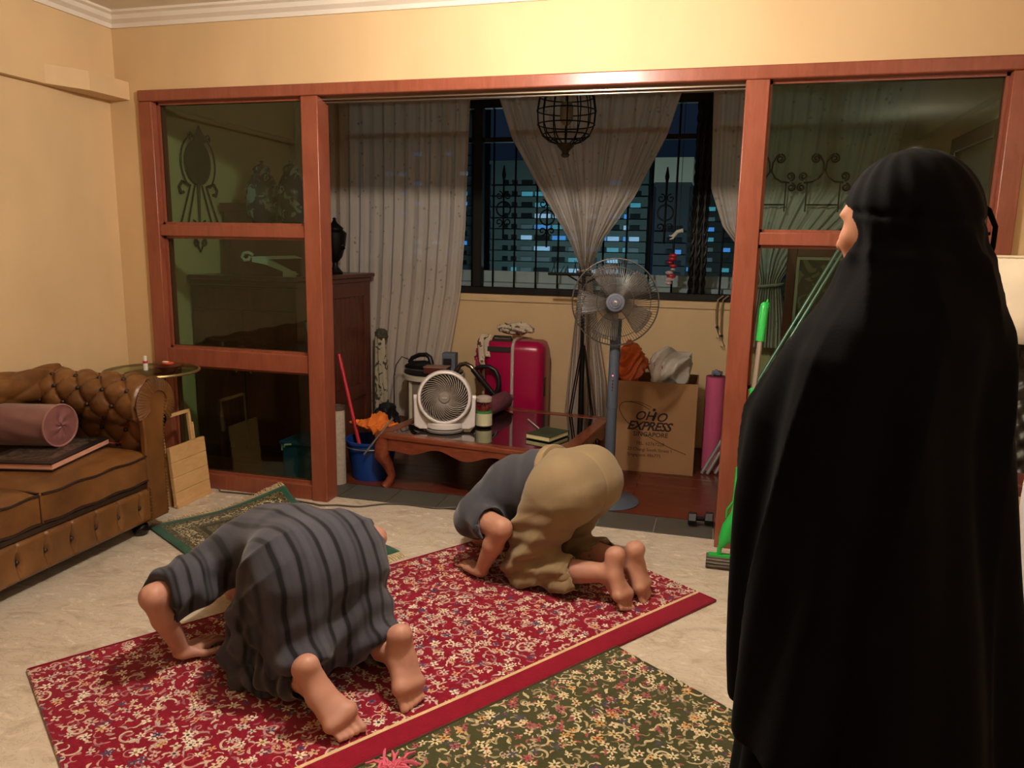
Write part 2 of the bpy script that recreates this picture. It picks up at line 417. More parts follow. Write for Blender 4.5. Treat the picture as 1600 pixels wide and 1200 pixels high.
struct(MB().bx(XL-.1, XL-.005, YWB, 5.75, 0, 2.7).bx(XL-.005, XL+.05, YWB, 5.6, 2.24, 2.7).build('wall_balcony_left', WALL, smooth=False))
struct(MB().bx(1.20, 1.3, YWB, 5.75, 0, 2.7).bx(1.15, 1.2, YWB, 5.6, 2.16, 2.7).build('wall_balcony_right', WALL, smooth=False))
bw = MB().bx(XL-.1, 1.3, 5.6, 5.75, 0, 1.015).bx(XL-.1, 1.3, 5.585, 5.75, 1.03, 1.085).bx(XL-.1, 1.3, 5.6, 5.75, 1.015, 1.03).bx(XL-.1, -2.85, 5.6, 5.75, 1.085, 2.7).bx(1.05, 1.3, 5.6, 5.75, 1.085, 2.7).bx(-2.85, 1.05, 5.6, 5.75, 2.5, 2.7)
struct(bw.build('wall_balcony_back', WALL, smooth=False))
struct(MB().bx(XL-.1, 1.3, YWB, 5.75, 2.62, 2.7).build('ceiling_balcony', CEIL, smooth=False))

# glazed timber partition: two glazed screens and the long header between them
FY0, FY1 = 3.695, 3.815
def screen(name, x0, x1, px0, px1, rails):
    w = thing(name, loc=((x0+x1)/2, 3.76, 0), kind='structure')
    for a, b in (px0, px1): MB().bx(a, b, FY0, FY1, 0, 2.19).build('post', FRAME, w, bevel=.004)
    a, b = px0[1], px1[0]
    for z0, z1 in rails: MB().bx(a, b, FY0+.012, FY1-.012, z0, z1).build('rail', FRAME, w, bevel=.003)
    zs = sorted(rails)+[(2.19, 2.25)]
    for (l0, l1), (h0, h1) in zip(zs[:-1], zs[1:]):
        st = MB()
        for q in (((a, a+.014), (l1, h0)), ((b-.014, b), (l1, h0)), ((a, b), (l1, l1+.014)), ((a, b), (h0-.014, h0))):
            for y0, y1 in ((3.735, 3.751), (3.759, 3.775)): st.bx(*q[0], y0, y1, *q[1])
        st.build('glazing_bead', FRAME, w, smooth=False)
        MB().bx(a+.004, b-.004, 3.752, 3.758, l1+.004, h0-.004).build('pane', TINT, w, smooth=False)
    return w
screen('window_1', -3.158, -2.06, (-3.158, -3.072), (-2.157, -2.06), [(0, .086), (.73, .829), (1.468, 1.531)])
screen('window_2', .055, 1.18, (.055, .157), (1.103, 1.18), [(0, .086), (.737, .80), (1.472, 1.529)])
hd = thing('trim_2', loc=(-1, 3.76, 2.19), kind='structure')
MB().bx(-3.158, 1.18, FY0-.004, FY1+.004, 2.19, 2.25).build('header_beam', FRAME, hd, bevel=.006)
MB().bx(-2.06, .055, 3.775, 3.80, 2.166, 2.19).bx(-2.06, .055, 3.745, 3.77, 2.175, 2.19).build('sliding_track', mat('track_metal', '#8a7a6a', .35, .8), hd, smooth=False)

# ------------------------------------------------------------------ balcony window with iron grille
IRON = mat('wrought_iron', '#14110e', .5, .5, var=.25)
wn = thing('window_3', loc=(-.9, 5.64, 1.09), kind='structure')
MB().bx(-2.85, 1.05, 5.57, 5.66, 1.085, 1.135).build('window_frame', IRON, wn, bevel=.003)
MB().bx(-2.85, 1.05, 5.60, 5.66, 2.44, 2.5).build('window_frame', IRON, wn, bevel=.003)
for x in (-2.84, -1.80, -.16, .62, 1.03): MB().bx(x-.035, x+.035, 5.595, 5.665, 1.135, 2.44).build('mullion', IRON, wn, bevel=.003)
MB().bx(-2.80, 1.0, 5.62, 5.66, 2.20, 2.235).build('transom', IRON, wn, bevel=.002)
for a, b in ((-2.805, -1.835), (-1.765, -.195), (-.125, .585), (.655, .995)):
    MB().bx(a, b, 5.640, 5.646, 1.135, 2.2).build('pane', CLEAR, wn, smooth=False)
gx = [-2.72+.17*k for k in range(22)]
for i, x in enumerate(gx):
    if abs(x+1.80) < .06 or abs(x+.16) < .08: continue
    MB().cyl((x, 5.69, 1.09), (x, 5.69, 2.5), .008, n=6).build('grille_bar', IRON, wn)
def scroll(c, r, turns=1.5, sgn=1, rot=0., n=26, rt=.006, plane='XZ'):
    pts = []
    for i in range(n):
        t = i/(n-1); a = rot+sgn*turns*2*PI*t; q = r*(1-.78*t)
        d = (q*math.cos(a), q*math.sin(a))
        pts.append((c[0]+d[0], c[1], c[2]+d[1]) if plane == 'XZ' else (c[0], c[1]+d[0], c[2]+d[1]))
    return pts
for x, z in ((-1.62, 1.72), (-1.28, 1.66), (-.41, 1.70)):
    m = MB(); m.tube([(x+.055*math.cos(a), 5.685, z+.055*math.sin(a)) for a in np.linspace(0, 2*PI, 20)[:-1]], .006, 6, closed=True)
    for s in (-1, 1):
        for sz in (-1, 1): m.tube(scroll((x+s*.035, 5.685, z+sz*.10), .032, 1.2, s*sz, PI/2 if sz > 0 else -PI/2, 16), .005, 5)
    m.cyl((x, 5.685, z-.22), (x, 5.685, z+.3), .008, n=6)
    m.lathe([(.004, -.06), (.016, 0), (.004, .07)], (x, 5.685, z+.25), 8)
    m.build('grille_scroll', IRON, wn)
for x in (-.205, -.16, -.115):
    m = MB()
    for ph in (0, PI): m.tube([(x+.009*math.cos(k*.55+ph), 5.575+.009*math.sin(k*.55+ph), 1.13+k*.014) for k in range(95)], .009, 5)
    m.build('twisted_bar', IRON, wn)
MB().bx(-2.85, 1.05, 5.78, 6.05, 1.06, 1.16).bx(-2.85, 1.05, 5.99, 6.05, 1.16, 1.245).build('outer_ledge', paint('white_ledge_paint', '#dcd8d0'), wn, smooth=False)

# ------------------------------------------------------------------ rugs
def floral(g, co, base, cols, dens=1.):
    """printed-style floral rug field: leaves, small flowers, large flowers, curled stems"""
    s = g.sep(co); p2 = g.comb(s[0], s[1], 0.)
    col = base
    warp = g.vm('ADD', p2, g.vm('SCALE', g.vm('SUBTRACT', g.noise(p2, 14, 2, out=1), (.5, .5, .5)), .018))
    def cell(scale, off, rnd=.9):
        v = g.n('ShaderNodeTexVoronoi', voronoi_dimensions='2D'); q = g.vm('ADD', g.vm('SCALE', warp, scale), off)
        g.put(v.inputs['Vector'], q); v.inputs['Scale'].default_value = 1; v.inputs['Randomness'].default_value = rnd
        d = g.vm('SUBTRACT', q, v.outputs['Position']); c = g.sep(v.outputs['Color']); e = g.sep(d)
        ang = g.m('ARCTAN2', e[1], e[0]); return g.vm('LENGTH', d, out=1), ang, c, e
    def pal(f, cs): return g.ramp(f, [(i/len(cs), lin(k)) for i, k in enumerate(cs)], 'CONSTANT')
    # curled stems
    for sc, off, w, arc in ((9, (3.1, 7.7, 0), .035, -.2), (15, (11.3, 2.2, 0), .03, .0)):
        r, a, c, e = cell(sc, off)
        rad = g.m('ADD', .20, g.m('MULTIPLY', g.m('COSINE', g.m('ADD', a, g.m('MULTIPLY', c[0], 6.28))), .13))
        k = g.m('MULTIPLY', g.m('LESS_THAN', g.m('ABSOLUTE', g.m('SUBTRACT', r, rad)), w), g.m('GREATER_THAN', g.m('COSINE', g.m('SUBTRACT', a, g.m('MULTIPLY', c[1], 6.28))), arc))
        col = g.mix(g.m('MULTIPLY', k, .9), col, pal(c[2], cols['stem']))
    # leaves
    for sc, off in ((34, (1.3, 4.1, 0)), (27, (8.3, 1.9, 0)), (24, (2.7, 9.9, 0))):
        r, a, c, e = cell(sc, off); ph = g.m('MULTIPLY', c[0], 6.28); cs, sn = g.m('COSINE', ph), g.m('SINE', ph)
        x = g.m('ADD', g.m('MULTIPLY', e[0], cs), g.m('MULTIPLY', e[1], sn)); y = g.m('SUBTRACT', g.m('MULTIPLY', e[1], cs), g.m('MULTIPLY', e[0], sn))
        y = g.m('SUBTRACT', y, g.m('MULTIPLY', g.m('MULTIPLY', x, x), 1.2))
        q = g.m('ADD', g.m('MULTIPLY', g.m('MULTIPLY', x, x), 9.), g.m('MULTIPLY', g.m('MULTIPLY', y, y), 75.))
        k = g.m('MULTIPLY', g.m('LESS_THAN', q, 1.), g.m('LESS_THAN', c[1], .46*dens))
        col = g.mix(g.m('MULTIPLY', k, .85), col, pal(c[2], cols['leaf']))
    # flowers
    for sc, off, R, n, keep in ((26, (5.5, 3.3, 0), .36, 5, .34), (17, (9.1, 6.4, 0), .34, 6, .36), (22, (.7, 8.8, 0), .36, 4, .28)):
        r, a, c, e = cell(sc, off)
        rr = g.m('MULTIPLY', R, g.m('ADD', .66, g.m('MULTIPLY', g.m('COSINE', g.m('ADD', g.m('MULTIPLY', a, float(n)), g.m('MULTIPLY', c[0], 6.28))), .34)))
        on = g.m('LESS_THAN', c[1], keep*dens)
        k = g.m('MULTIPLY', g.m('LESS_THAN', r, rr), on)
        col = g.mix(k, col, pal(c[2], cols['flower']))
        k2 = g.m('MULTIPLY', g.m('LESS_THAN', r, R*.26), on); col = g.mix(k2, col, pal(c[0], cols['eye']))
    return col
def rug_mat(name, base, base2, cols, W_, border=None):
    g = G(name); co = g.coord(); s = g.sep(co)
    b = g.mix(g.noise(co, 7, 4), lin(base), lin(base2)); col = floral(g, co, b, cols)
    if border:      # plain band and cream line along one long side (-y)
        plain = g.mix(g.noise(co, 22, 4), lin(base), lin(border[0]))
        d = g.m('ADD', s[1], W_/2)
        col = g.mix(g.m('LESS_THAN', d, .098), col, lin(border[1])); col = g.mix(g.m('LESS_THAN', d, .085), col, plain)
    e = g.m('SUBTRACT', W_/2, g.m('ABSOLUTE', s[1])); col = g.mix(g.m('LESS_THAN', e, .008), col, lin(base2))
    pile = g.noise(co, 320, 2); g.set(col, .92, spec=.12, Sheen_Weight=.25, Sheen_Roughness=.4); g.bump(pile, .5, .004); return g.mat
redc = dict(stem=['#c48a80', '#b09088', '#d8c8ac'], leaf=['#dccbae', '#b98c84', '#bfb2a4', '#94646c', '#cfb8a0'], flower=['#eee4ca', '#dcc8a8', '#cbb0a0', '#e8dcc0', '#4a4060', '#d2a078', '#cfc0b0'], eye=['#8a2032', '#5a4048', '#9a7a3c', '#3a3048'])
grnc = dict(stem=['#cdbb92', '#a8976e', '#d8c9a2'], leaf=['#d8c69c', '#a89c7c', '#c9ae84', '#8d7a60', '#a8565a'], flower=['#e6d8b0', '#d8bf90', '#b9a890', '#d6a062', '#b0545c', '#e0cfa4', '#46465a'], eye=['#5a5038', '#8a3a40', '#3a3a30', '#caa050'])
def rug(name, label, c, ang, L, Wd, m, z=0., group=None):
    nx, ny = 60, 30
    vs = []; h = .009
    b = MB(); zf = lambda x, y: h+.0015*math.sin(x*5+1)*math.cos(y*7)
    b.grid(lambda u, v: ((u-.5)*L, (v-.5)*Wd, zf((u-.5)*L, (v-.5)*Wd)), nx, ny)
    b.grid(lambda u, v: ((.5-u)*L, (v-.5)*Wd, 0), 2, 2)
    for (x0, y0, x1, y1) in ((-L/2, -Wd/2, L/2, -Wd/2), (L/2, -Wd/2, L/2, Wd/2), (L/2, Wd/2, -L/2, Wd/2), (-L/2, Wd/2, -L/2, -Wd/2)):
        b.tube([(x0+(x1-x0)*t/40, y0+(y1-y0)*t/40, .0058) for t in range(41)], .0056, 6)
    o = b.build(name, m, local=True) if False else None
    t = thing(name, label, 'rug', (c[0], c[1], z), ang, group)
    b.build('pile', m, t, local=True); return t
AR = math.atan2(.817, .577)
ax_ = np.array([.577, .817]); nx_ = np.array([-.817, .577])
E_ = np.array([.068, 3.089]); redC = E_-ax_*2.305/2+nx_*1.12/2
RED = rug_mat('red_floral_rug', '#8e0e2a', '#780a22', redc, 1.12, ('#7c0a22', '#dcc08e'))
rug('red_rug', 'long red floral rug under the two bowing people', redC, AR, 2.305, 1.12, RED)
g0 = np.array([-.25, 2.567]); grnC = g0-ax_*2.3/2-nx_*(1.12/2-.038)
GREEN = rug_mat('green_floral_rug', '#4a4a2c', '#3c3e24', grnc, 1.12)
rug('green_rug', 'olive green floral rug lying beside the red rug in the foreground', grnC, AR, 2.3, 1.12, GREEN)
m = MB()
for k in range(26):
    a = random.uniform(-.5, PI+.3); l = random.uniform(.03, .07); x0 = -.80+random.uniform(-.025, .025); y0 = 1.735+random.uniform(-.02, .02)
    m.tube([(x0, y0, .022), (x0+l*.5*math.cos(a), y0+l*.5*math.sin(a), .03), (x0+l*math.cos(a), y0+l*math.sin(a), .018)], [.005, .005, .003], 5)
tag(m.build('yarn_tassel', mat('pink_yarn', '#d8647a', .9)), 'pink yarn tassel lying on the edge of the green rug', 'tassel')
# prayer mat with a turned-up far corner
def mat_prayer():
    g = G('green_prayer_mat'); co = g.coord(); s = g.sep(co); L, Wd = 1.11, .75
    ex = g.m('SUBTRACT', L/2, g.m('ABSOLUTE', s[0])); ey = g.m('SUBTRACT', Wd/2, g.m('ABSOLUTE', s[1])); e = g.m('MINIMUM', ex, ey)
    sx = g.m('SINE', g.m('MULTIPLY', s[0], 95.)); sy = g.m('SINE', g.m('MULTIPLY', s[1], 95.))
    v = g.n('ShaderNodeTexVoronoi', feature='DISTANCE_TO_EDGE'); g.put(v.inputs['Vector'], co); v.inputs['Scale'].default_value = 26
    orn = g.m('GREATER_THAN', g.m('ADD', g.noise(co, 46, 2, dist=2.), g.m('MULTIPLY', v.outputs['Distance'], .25)), .56)
    orn2 = g.m('GREATER_THAN', g.noise(co, 90, 2, dist=1.), .52)
    green = g.mix(g.noise(co, 15, 3), lin('#1f4a38'), lin('#2c5a44'))
    brown = g.mix(orn2, lin('#3c3220'), lin('#7a6c48')); gold = g.mix(orn, lin('#3a3424'), lin('#c4b68c'))
    col = green
    bands = [(.045, green), (.075, brown), (.145, gold), (.175, brown), (.20, lin('#2b2a1a'))]
    field = g.mix(g.m('GREATER_THAN', g.m('ADD', s[0], g.m('MULTIPLY', g.m('ABSOLUTE', s[1]), 1.3)), .34), green, brown)
    col = field
    for lim, c in reversed(bands): col = g.mix(g.m('LESS_THAN', e, lim), col, c)
    g.set(col, .92, spec=.1, Sheen_Weight=.2); g.bump(g.noise(co, 260, 2), .5, .004); return g.mat
aM = math.atan2(.5, -.865); rM = np.array([-1.383, 3.155]); fM = np.array([-.866, .5]); sM = np.array([-.5, -.866])
cM = rM+fM*.555+sM*.375
t = thing('prayer_mat', 'green and gold patterned prayer mat with fringe in front of the striped robe', 'prayer mat', (cM[0], cM[1], 0), aM)
def mz(x, y):
    # local x forward, local y = left (towards sofa); far right corner curls up against the frame
    k = max(0, (x-.38)/.2)*max(0, (-y+.05)/.42); return .006+.085*min(1, k)**1.5+.004*math.sin(x*11+y*6)**2
def mxy(x, y):
    k = min(1, max(0, (x-.38)/.2)*max(0, (-y+.05)/.42)); return x-.03*k, y+.01*k
b = MB(); b.grid(lambda u, v: (*mxy((u-.5)*1.11, (v-.5)*.75), mz((u-.5)*1.11, (v-.5)*.75)), 60, 40)
b.build('weave', mat_prayer(), t, thick=.006, local=True)
fr = MB()
for k in range(110):
    y = -.37+.74*k/109
    for sgn in (-1, 1):
        x, yy = mxy(sgn*.555, y); z = mz(sgn*.555, y); l = .055+random.uniform(-.008, .008)
        zz = max(.004, z-.01+ (z*.25 if sgn > 0 and z > .02 else 0))
        fr.tube([(x, yy, z), (x+sgn*l*.5, yy+random.uniform(-.006, .006), max(.005, zz)), (x+sgn*l, yy+random.uniform(-.012, .012), max(.004, zz-.004))], .0028, 4)
o = fr.build('fringe', mat('cream_fringe', '#d9c49c', .9), t, local=True); o['kind'] = 'stuff'

# ------------------------------------------------------------------ people
def skin(name, c1, c2):
    g = G(name); co = g.coord(); n = g.noise(co, 14, 4); n2 = g.noise(co, 120, 2)
    g.set(g.mix(n, lin(c1), lin(c2)), .48, spec=.4, Subsurface_Weight=.12, Subsurface_Radius=(.01, .004, .002), Subsurface_Scale=.6)
    g.bump(n2, .10, .002); return g.mat
SKIN = skin('skin_tan', '#b37c68', '#cc9a84'); SKIN2 = skin('skin_fair', '#b27c66', '#c8967e'); SKIN3 = skin('skin_face', '#c68a6a', '#d49a7c')
HAIR = mat('black_hair', '#120e0c', .55, var=.4, vscale=60, bump=.5, bscale=90)
def cloth(name, c, var=.12, fuzz=.3, bscale=220, scale=8):
    g = G(name); co = g.coord(); n = g.noise(co, scale, 4); cc = lin(c)
    g.set(g.mix(n, tuple(v*(1-var) for v in cc[:3])+(1,), tuple(v*(1+var) for v in cc[:3])+(1,)), .88, spec=.15, Sheen_Weight=fuzz, Sheen_Roughness=.5)
    g.bump(g.noise(co, bscale, 2), .25, .002); return g.mat
def hand(S, w, d, up, side, L=.185, curl=.25, spread=.06):
    """w wrist, d finger direction, up back-of-hand normal, side = direction of the thumb"""
    w = v3(*w); d = unit(d); up = unit(np.array(up)-np.dot(up, d)*d); sd = unit(np.array(side)-np.dot(side, d)*d-np.dot(side, up)*up)
    kn = []
    for i, o in enumerate((.031, .010, -.011, -.031)):
        k = w+d*(L*(.50-.02*abs(i-1)))+sd*o; kn.append(k); S.cone(w+sd*o*.55+up*.002, k, .017, .0125, .012)
    S.cone(w, w+d*.05, .024, .030, .012, up, .6)
    for i, (k, l) in enumerate(zip(kn, (.072, .082, .077, .060))):
        o = (.031, .010, -.011, -.031)[i]; dd = unit(d+sd*o*spread*20)
        a = k; r = (.0095, .0098, .0094, .0085)[i]
        for q, (fr_, bend) in enumerate(((.45, .10), (.30, -curl), (.25, -curl*1.6))):
            b = a+unit(dd+up*bend)*l*fr_; S.cone(a, b, r, r*.93, .003); a = b; r *= .93
    t0 = w+d*.025+sd*.026; t1 = t0+unit(d*.55+sd*.85-up*.1)*.042; t2 = t1+unit(d*.9+sd*.45)*.032; t3 = t2+unit(d+sd*.1)*.024
    S.cone(w+d*.012+sd*.01, t0, .018, .017, .012); S.chain([t0, t1, t2, t3], [.016, .0125, .0115, .0095], .004)
def foot_tucked(S, ankle, heel, ball, wd, k=1.):
    """sole facing back, weight on the ball and toes; wd = direction towards the big toe"""
    ankle, heel, ball = v3(*ankle), v3(*heel), v3(*ball); ax = unit(ball-heel); wd = unit(np.array(wd)-np.dot(wd, ax)*ax)
    n = np.cross(ax, wd); n = n if n[0] < 0 else -n            # sole normal, looking backwards
    S.cone(ankle, heel-n*.012, .034*k, .034*k, .02)
    S.ell(heel+n*.002, (.034*k, .036*k, .036*k), .015)
    for o, r0, r1, h0 in ((.026, .026, .030, -.008), (-.004, .028, .026, .0), (-.030, .024, .023, .002)):
        mid = (heel+ball)/2+wd*o*.75-n*(.016+ (.012 if o > .02 else .0)); S.chain([heel+wd*o*.4-n*.012, mid, ball+wd*o-n*.004], [.028*k, (.024 if o > .02 else .025)*k, r1*k], .016)
    S.cone(ankle-n*.02+ax*.0, ball-n*.035, .030*k, .020*k, .025)
    S.cone(ball+wd*.036, ball-wd*.038, .024*k, .019*k, .014)
    for i, o in enumerate((.037, .015, -.004, -.021, -.036)):
        r = (.0135, .0098, .0092, .0088, .0085)[i]*k; l = (.046, .044, .040, .035, .030)[i]*k
        a = ball+wd*o+ax*.016; b = a+unit(ax*.9+n*.02)*l*.55; c = b+unit(ax*.8+n*.28)*l*.5
        S.chain([a, b, c], [r*1.02, r*.92, r*1.08], .004)
def head(S, c, face, up, k=1.):
    """c = centre of the skull, face = viewing direction"""
    c = v3(*c); f = unit(face); u = unit(np.array(up)-np.dot(up, f)*f); l = np.cross(u, f)
    R = Matrix((Vector(f), Vector(l), Vector(u))).transposed().to_4x4()
    S.ell(c-f*.012+u*.02, (.098*k, .076*k, .092*k), .02, R); S.ell(c+f*.03-u*.045, (.062*k, .058*k, .072*k), .03, R)
    S.ell(c+f*.052-u*.092, (.026*k, .030*k, .022*k), .02, R)                                                   # chin
    S.ell(c+f*.075+u*.018, (.018*k, .05*k, .012*k), .02, R)                                                    # brow
    S.chain([c+f*.088+u*.006, c+f*.110-u*.034], [.0085*k, .0125*k], .012)                                      # nose
    S.ell(c+f*.094-u*.040+l*.011, (.010, .009, .008), .006, R); S.ell(c+f*.094-u*.040-l*.011, (.010, .009, .008), .006, R)
    for s in (-1, 1):
        S.ell(c+f*.082+u*.002+l*s*.032, (.014*k, .017*k, .011*k), .012, R, sub=True)                           # eye sockets
        S.ell(c+f*.070+u*.000+l*s*.032, (.0125*k, .0125*k, .0125*k), .003, R)
        S.ell(c+f*.062-u*.028+l*s*.040, (.02*k, .02*k, .018*k), .02, R)                                        # cheeks
        S.ell(c-f*.012-u*.008+l*s*.080, (.017*k, .009*k, .030*k), .006, R)                                     # ears
    S.cone(c+f*.082-u*.066+l*.018, c+f*.082-u*.066-l*.018, .0065*k, .0065*k, .005); S.cone(c+f*.080-u*.077+l*.014, c+f*.080-u*.077-l*.014, .0075*k, .0075*k, .005)

def wave(V, comps):
    d = np.zeros(len(V))
    for (kx, ky, kz, ph, A) in comps: d += A*np.sin(V[:, 0]*kx+V[:, 1]*ky+V[:, 2]*kz+ph)
    return d
def ridge(x, p=2.): return 1-np.abs(np.sin(x))**(1/p)
# --- first man: dark striped robe, bowed down on the red rug
F1 = math.atan2(.527, -.85)
man1 = thing('person', 'person in dark grey striped robe bowing on the red rug, bare soles towards the camera', 'person', (-1.30, 2.18, .010), F1, 'people bowing in prayer')
kn = {1: v3(.03, .17, .07), -1: v3(.03, -.15, .07)}
hp = {1: v3(-.05, .10, .385), -1: v3(-.05, -.10, .385)}
sh = {1: v3(.36, .19, .27), -1: v3(.36, -.19, .27)}
el = {1: v3(.235, .43, .285), -1: v3(.20, -.405, .285)}
wr = {1: v3(.285, .335, .045), -1: v3(.29, -.33, .045)}
an = {1: v3(-.325, .160, .125), -1: v3(-.36, -.12, .13)}
he = {1: v3(-.335, .185, .195), -1: v3(-.375, -.125, .200)}
ba = {1: v3(-.435, .135, .055), -1: v3(-.435, -.115, .058)}
S = SDF((-.56, -.52, -.005), (.78, .56, .64), .0045)
S.chain([(-.05, 0, .40), (.12, 0, .39), (.28, 0, .33), (.36, 0, .29)], [.13, .125, .13, .12], .05, (0, 0, 1), .8)
S.chain([(.36, 0, .28), (.47, 0, .20), (.54, 0, .15)], [.07, .055, .055], .03)
head(S, (.575, 0, .115), (.35, 0, -.94), (.94, 0, .35))
for s in (1, -1):
    S.chain([hp[s], kn[s]], [.105, .062], .04); S.chain([kn[s], v3(-.14, kn[s][1]*.92, .085), an[s]], [.056, .058, .036], .02)
    foot_tucked(S, an[s], he[s], ba[s], (0, -s, 0))
    S.chain([v3(.34, s*.10, .31), sh[s]], [.09, .068], .04); S.chain([sh[s], el[s]], [.058, .042], .03)
    S.chain([el[s], el[s]*.6+wr[s]*.4, wr[s]], [.040, .040, .027], .015)
    hand(S, wr[s]+v3(0, 0, -.018), (.35, -s*.93, -.05), (0, 0, 1), (-.9, -s*.35, 0))
sdf_part(S, 'body', SKIN, man1, it=2, zmin=.001)
S = SDF((.35, -.15, .0), (.75, .15, .32), .005); S.ell((.578, 0, .135), (.098, .085, .105), .0); S.plane((.6, 0, .09), (.0, 0, -1)); S.plane((.52, 0, .1), (-1, 0, .3))
sdf_part(S, 'hair', HAIR, man1)
def stripes():
    g = G('grey_striped_cloth'); co = g.coord(); s = g.sep(co)
    y = g.m('ADD', s[1], g.m('MULTIPLY', g.m('SUBTRACT', g.noise(co, 3, 2), .5), .03))
    w = g.m('SINE', g.m('MULTIPLY', y, 2*PI/.066)); w2 = g.m('SINE', g.m('ADD', g.m('MULTIPLY', y, 2*PI/.027), 1.))
    f = g.m('ADD', g.m('MULTIPLY', w, .42), g.m('MULTIPLY', w2, .22)); f = g.m('ADD', f, .62, clamp=True)
    c = g.ramp(f, [(.18, lin('#1c1b1f')), (.30, lin('#2d2c31')), (.46, lin('#3c3b43')), (.9, lin('#45444c'))])
    g.set(c, .9, spec=.1, Sheen_Weight=.15); g.bump(g.noise(co, 240, 2), .25, .002); return g.mat
STRIPE = stripes()
S = SDF((-.48, -.58, -.002), (.72, .60, .72), .006)
S.chain([(-.065, 0, .38), (.10, 0, .39), (.25, 0, .35), (.37, 0, .29)], [.155, .15, .152, .135], .06, (0, 0, 1), .88)
for s in (1, -1):
    S.cone(hp[s], kn[s]+v3(.02, s*.03, .0), .150, .092, .06)                       # robe over the thighs
    S.cone(hp[s]+v3(-.05, 0, -.08), v3(-.17, s*.13, .14), .13, .085, .08)          # falling behind over the calves
    S.cone(v3(-.17, s*.13, .13), v3(-.28, s*.12, .135), .085, .055, .05)
    S.cone(v3(.06, s*.19, .05), v3(-.10, s*.20, .04), .075, .06, .05)
    S.cone(v3(.33, s*.11, .315), sh[s], .115, .092, .05); S.cone(sh[s], el[s]*.78+sh[s]*.22, .088, .082, .03)   # sleeves
    S.cone(sh[s]*.6+el[s]*.4+v3(0, 0, -.05), el[s]*.80+sh[s]*.20+v3(.0, -s*.01, -.075), .06, .055, .05)
S.cone(v3(-.16, .10, .16), v3(-.16, -.10, .16), .09, .09, .08)
for s in (1, -1):                                                                   # open sleeve ends
    d = unit(el[s]-sh[s]); c_ = el[s]*.80+sh[s]*.20; S.cutcone(c_+d*.105+v3(0, 0, -.06), c_+d*.105+v3(0, 0, .06), .10, .085, .006)
    S.cutcone(c_+v3(0, 0, -.03), c_+d*.1, .060, .065, .006)
S.cutcone(v3(-.345, .2, .07), v3(-.345, -.2, .07), .095, .095, .012)                # hollow under the back hem
S.plane((-.30, 0, .12), (-1, 0, -.15))
def folds1(V):
    x, y, z = V[:, 0], V[:, 1], V[:, 2]
    side = np.clip((np.abs(y)-.08)/.12, 0, 1); low = np.clip((.42-z)/.25, 0, 1)
    d = .010*low*np.sin(x*34+z*46+y*9+1.5*np.sin(y*14))+.007*side*low*np.sin(x*55-z*38+2)+.004*np.sin(x*20+y*31+z*12)*np.clip((.5-z)/.2, .15, 1)
    arm = np.clip((np.abs(y)-.22)/.08, 0, 1)*np.clip((z-.18)/.05, 0, 1); d += arm*.006*np.sin(y*75+x*30)
    t = np.clip(1-np.abs(x+.06)/.16, 0, 1)*np.clip((np.abs(y)-.07)/.08, 0, 1); d += .014*t*(ridge(z*26+x*22+y*8)-.5)
    return d
robe1 = sdf_part(S, 'robe', STRIPE, man1, folds1, 2, .004)
DARKTR = cloth('charcoal_trousers', '#1d1d20')
S = SDF((-.36, -.30, -.002), (.12, .33, .22), .006)
for s in (1, -1): S.chain([kn[s], v3(-.12, s*.165, .085), v3(-.24, s*.15, .10)], [.075, .078, .068], .03); S.cutcone(v3(-.262, s*.148, .105), v3(-.33, s*.14, .115), .058, .06, .004)
sdf_part(S, 'trousers', DARKTR, man1, lambda V: .006*np.sin(V[:, 0]*60+V[:, 2]*40)+.004*np.sin(V[:, 0]*95+V[:, 1]*50), 2, .003)

# --- second man: slate shirt and khaki trousers
F2 = math.atan2(.37, -.93)
man2 = thing('person', 'person in slate grey shirt and khaki trousers bowing near the coffee table', 'person', (-.645, 3.14, .010), F2, 'people bowing in prayer')
kn = {1: v3(.04, .15, .07), -1: v3(.04, -.14, .07)}; hp = {1: v3(-.10, .105, .43), -1: v3(-.10, -.105, .43)}
sh = {1: v3(.295, .19, .25), -1: v3(.295, -.19, .25)}; el = {1: v3(.085, .265, .265), -1: v3(.09, -.27, .27)}; wr = {1: v3(.20, .25, .05), -1: v3(.21, -.26, .05)}
an = {1: v3(-.35, .09, .13), -1: v3(-.36, -.055, .135)}; he = {1: v3(-.365, .075, .205), -1: v3(-.40, -.03, .205)}; ba = {1: v3(-.415, .10, .058), -1: v3(-.435, -.035, .058)}
S = SDF((-.56, -.48, -.005), (.78, .48, .66), .0045)
S.chain([(-.10, 0, .43), (.06, 0, .42), (.21, 0, .35), (.295, 0, .28)], [.13, .125, .13, .12], .05, (0, 0, 1), .8)
S.chain([(.295, -.01, .26), (.36, -.02, .19), (.40, -.03, .15)], [.07, .055, .055], .03)
head(S, (.435, -.035, .115), (.35, 0, -.94), (.94, 0, .35))
for s in (1, -1):
    S.chain([hp[s], kn[s]], [.105, .062], .04); S.chain([kn[s], v3(-.13, kn[s][1]*.85, .09), an[s]], [.056, .057, .036], .02)
    foot_tucked(S, an[s], he[s], ba[s], (0, -s, 0))
    S.chain([v3(.275, s*.10, .29), sh[s]], [.09, .068], .04); S.chain([sh[s], el[s]], [.060, .048], .03)
    S.chain([el[s], el[s]*.6+wr[s]*.4, wr[s]], [.043, .043, .028], .015)
    hand(S, wr[s]+v3(0, 0, -.018), (.9, -s*.3, -.05), (0, 0, 1), (-.2, -s*.9, 0))
sdf_part(S, 'body', SKIN2, man2, it=2, zmin=.001)
S = SDF((.2, -.19, .0), (.6, .12, .32), .005); S.ell((.438, -.035, .130), (.100, .088, .108), .0); S.plane((.45, 0, .055), (.0, 0, -1)); S.plane((.38, 0, .1), (-1, 0, .3))
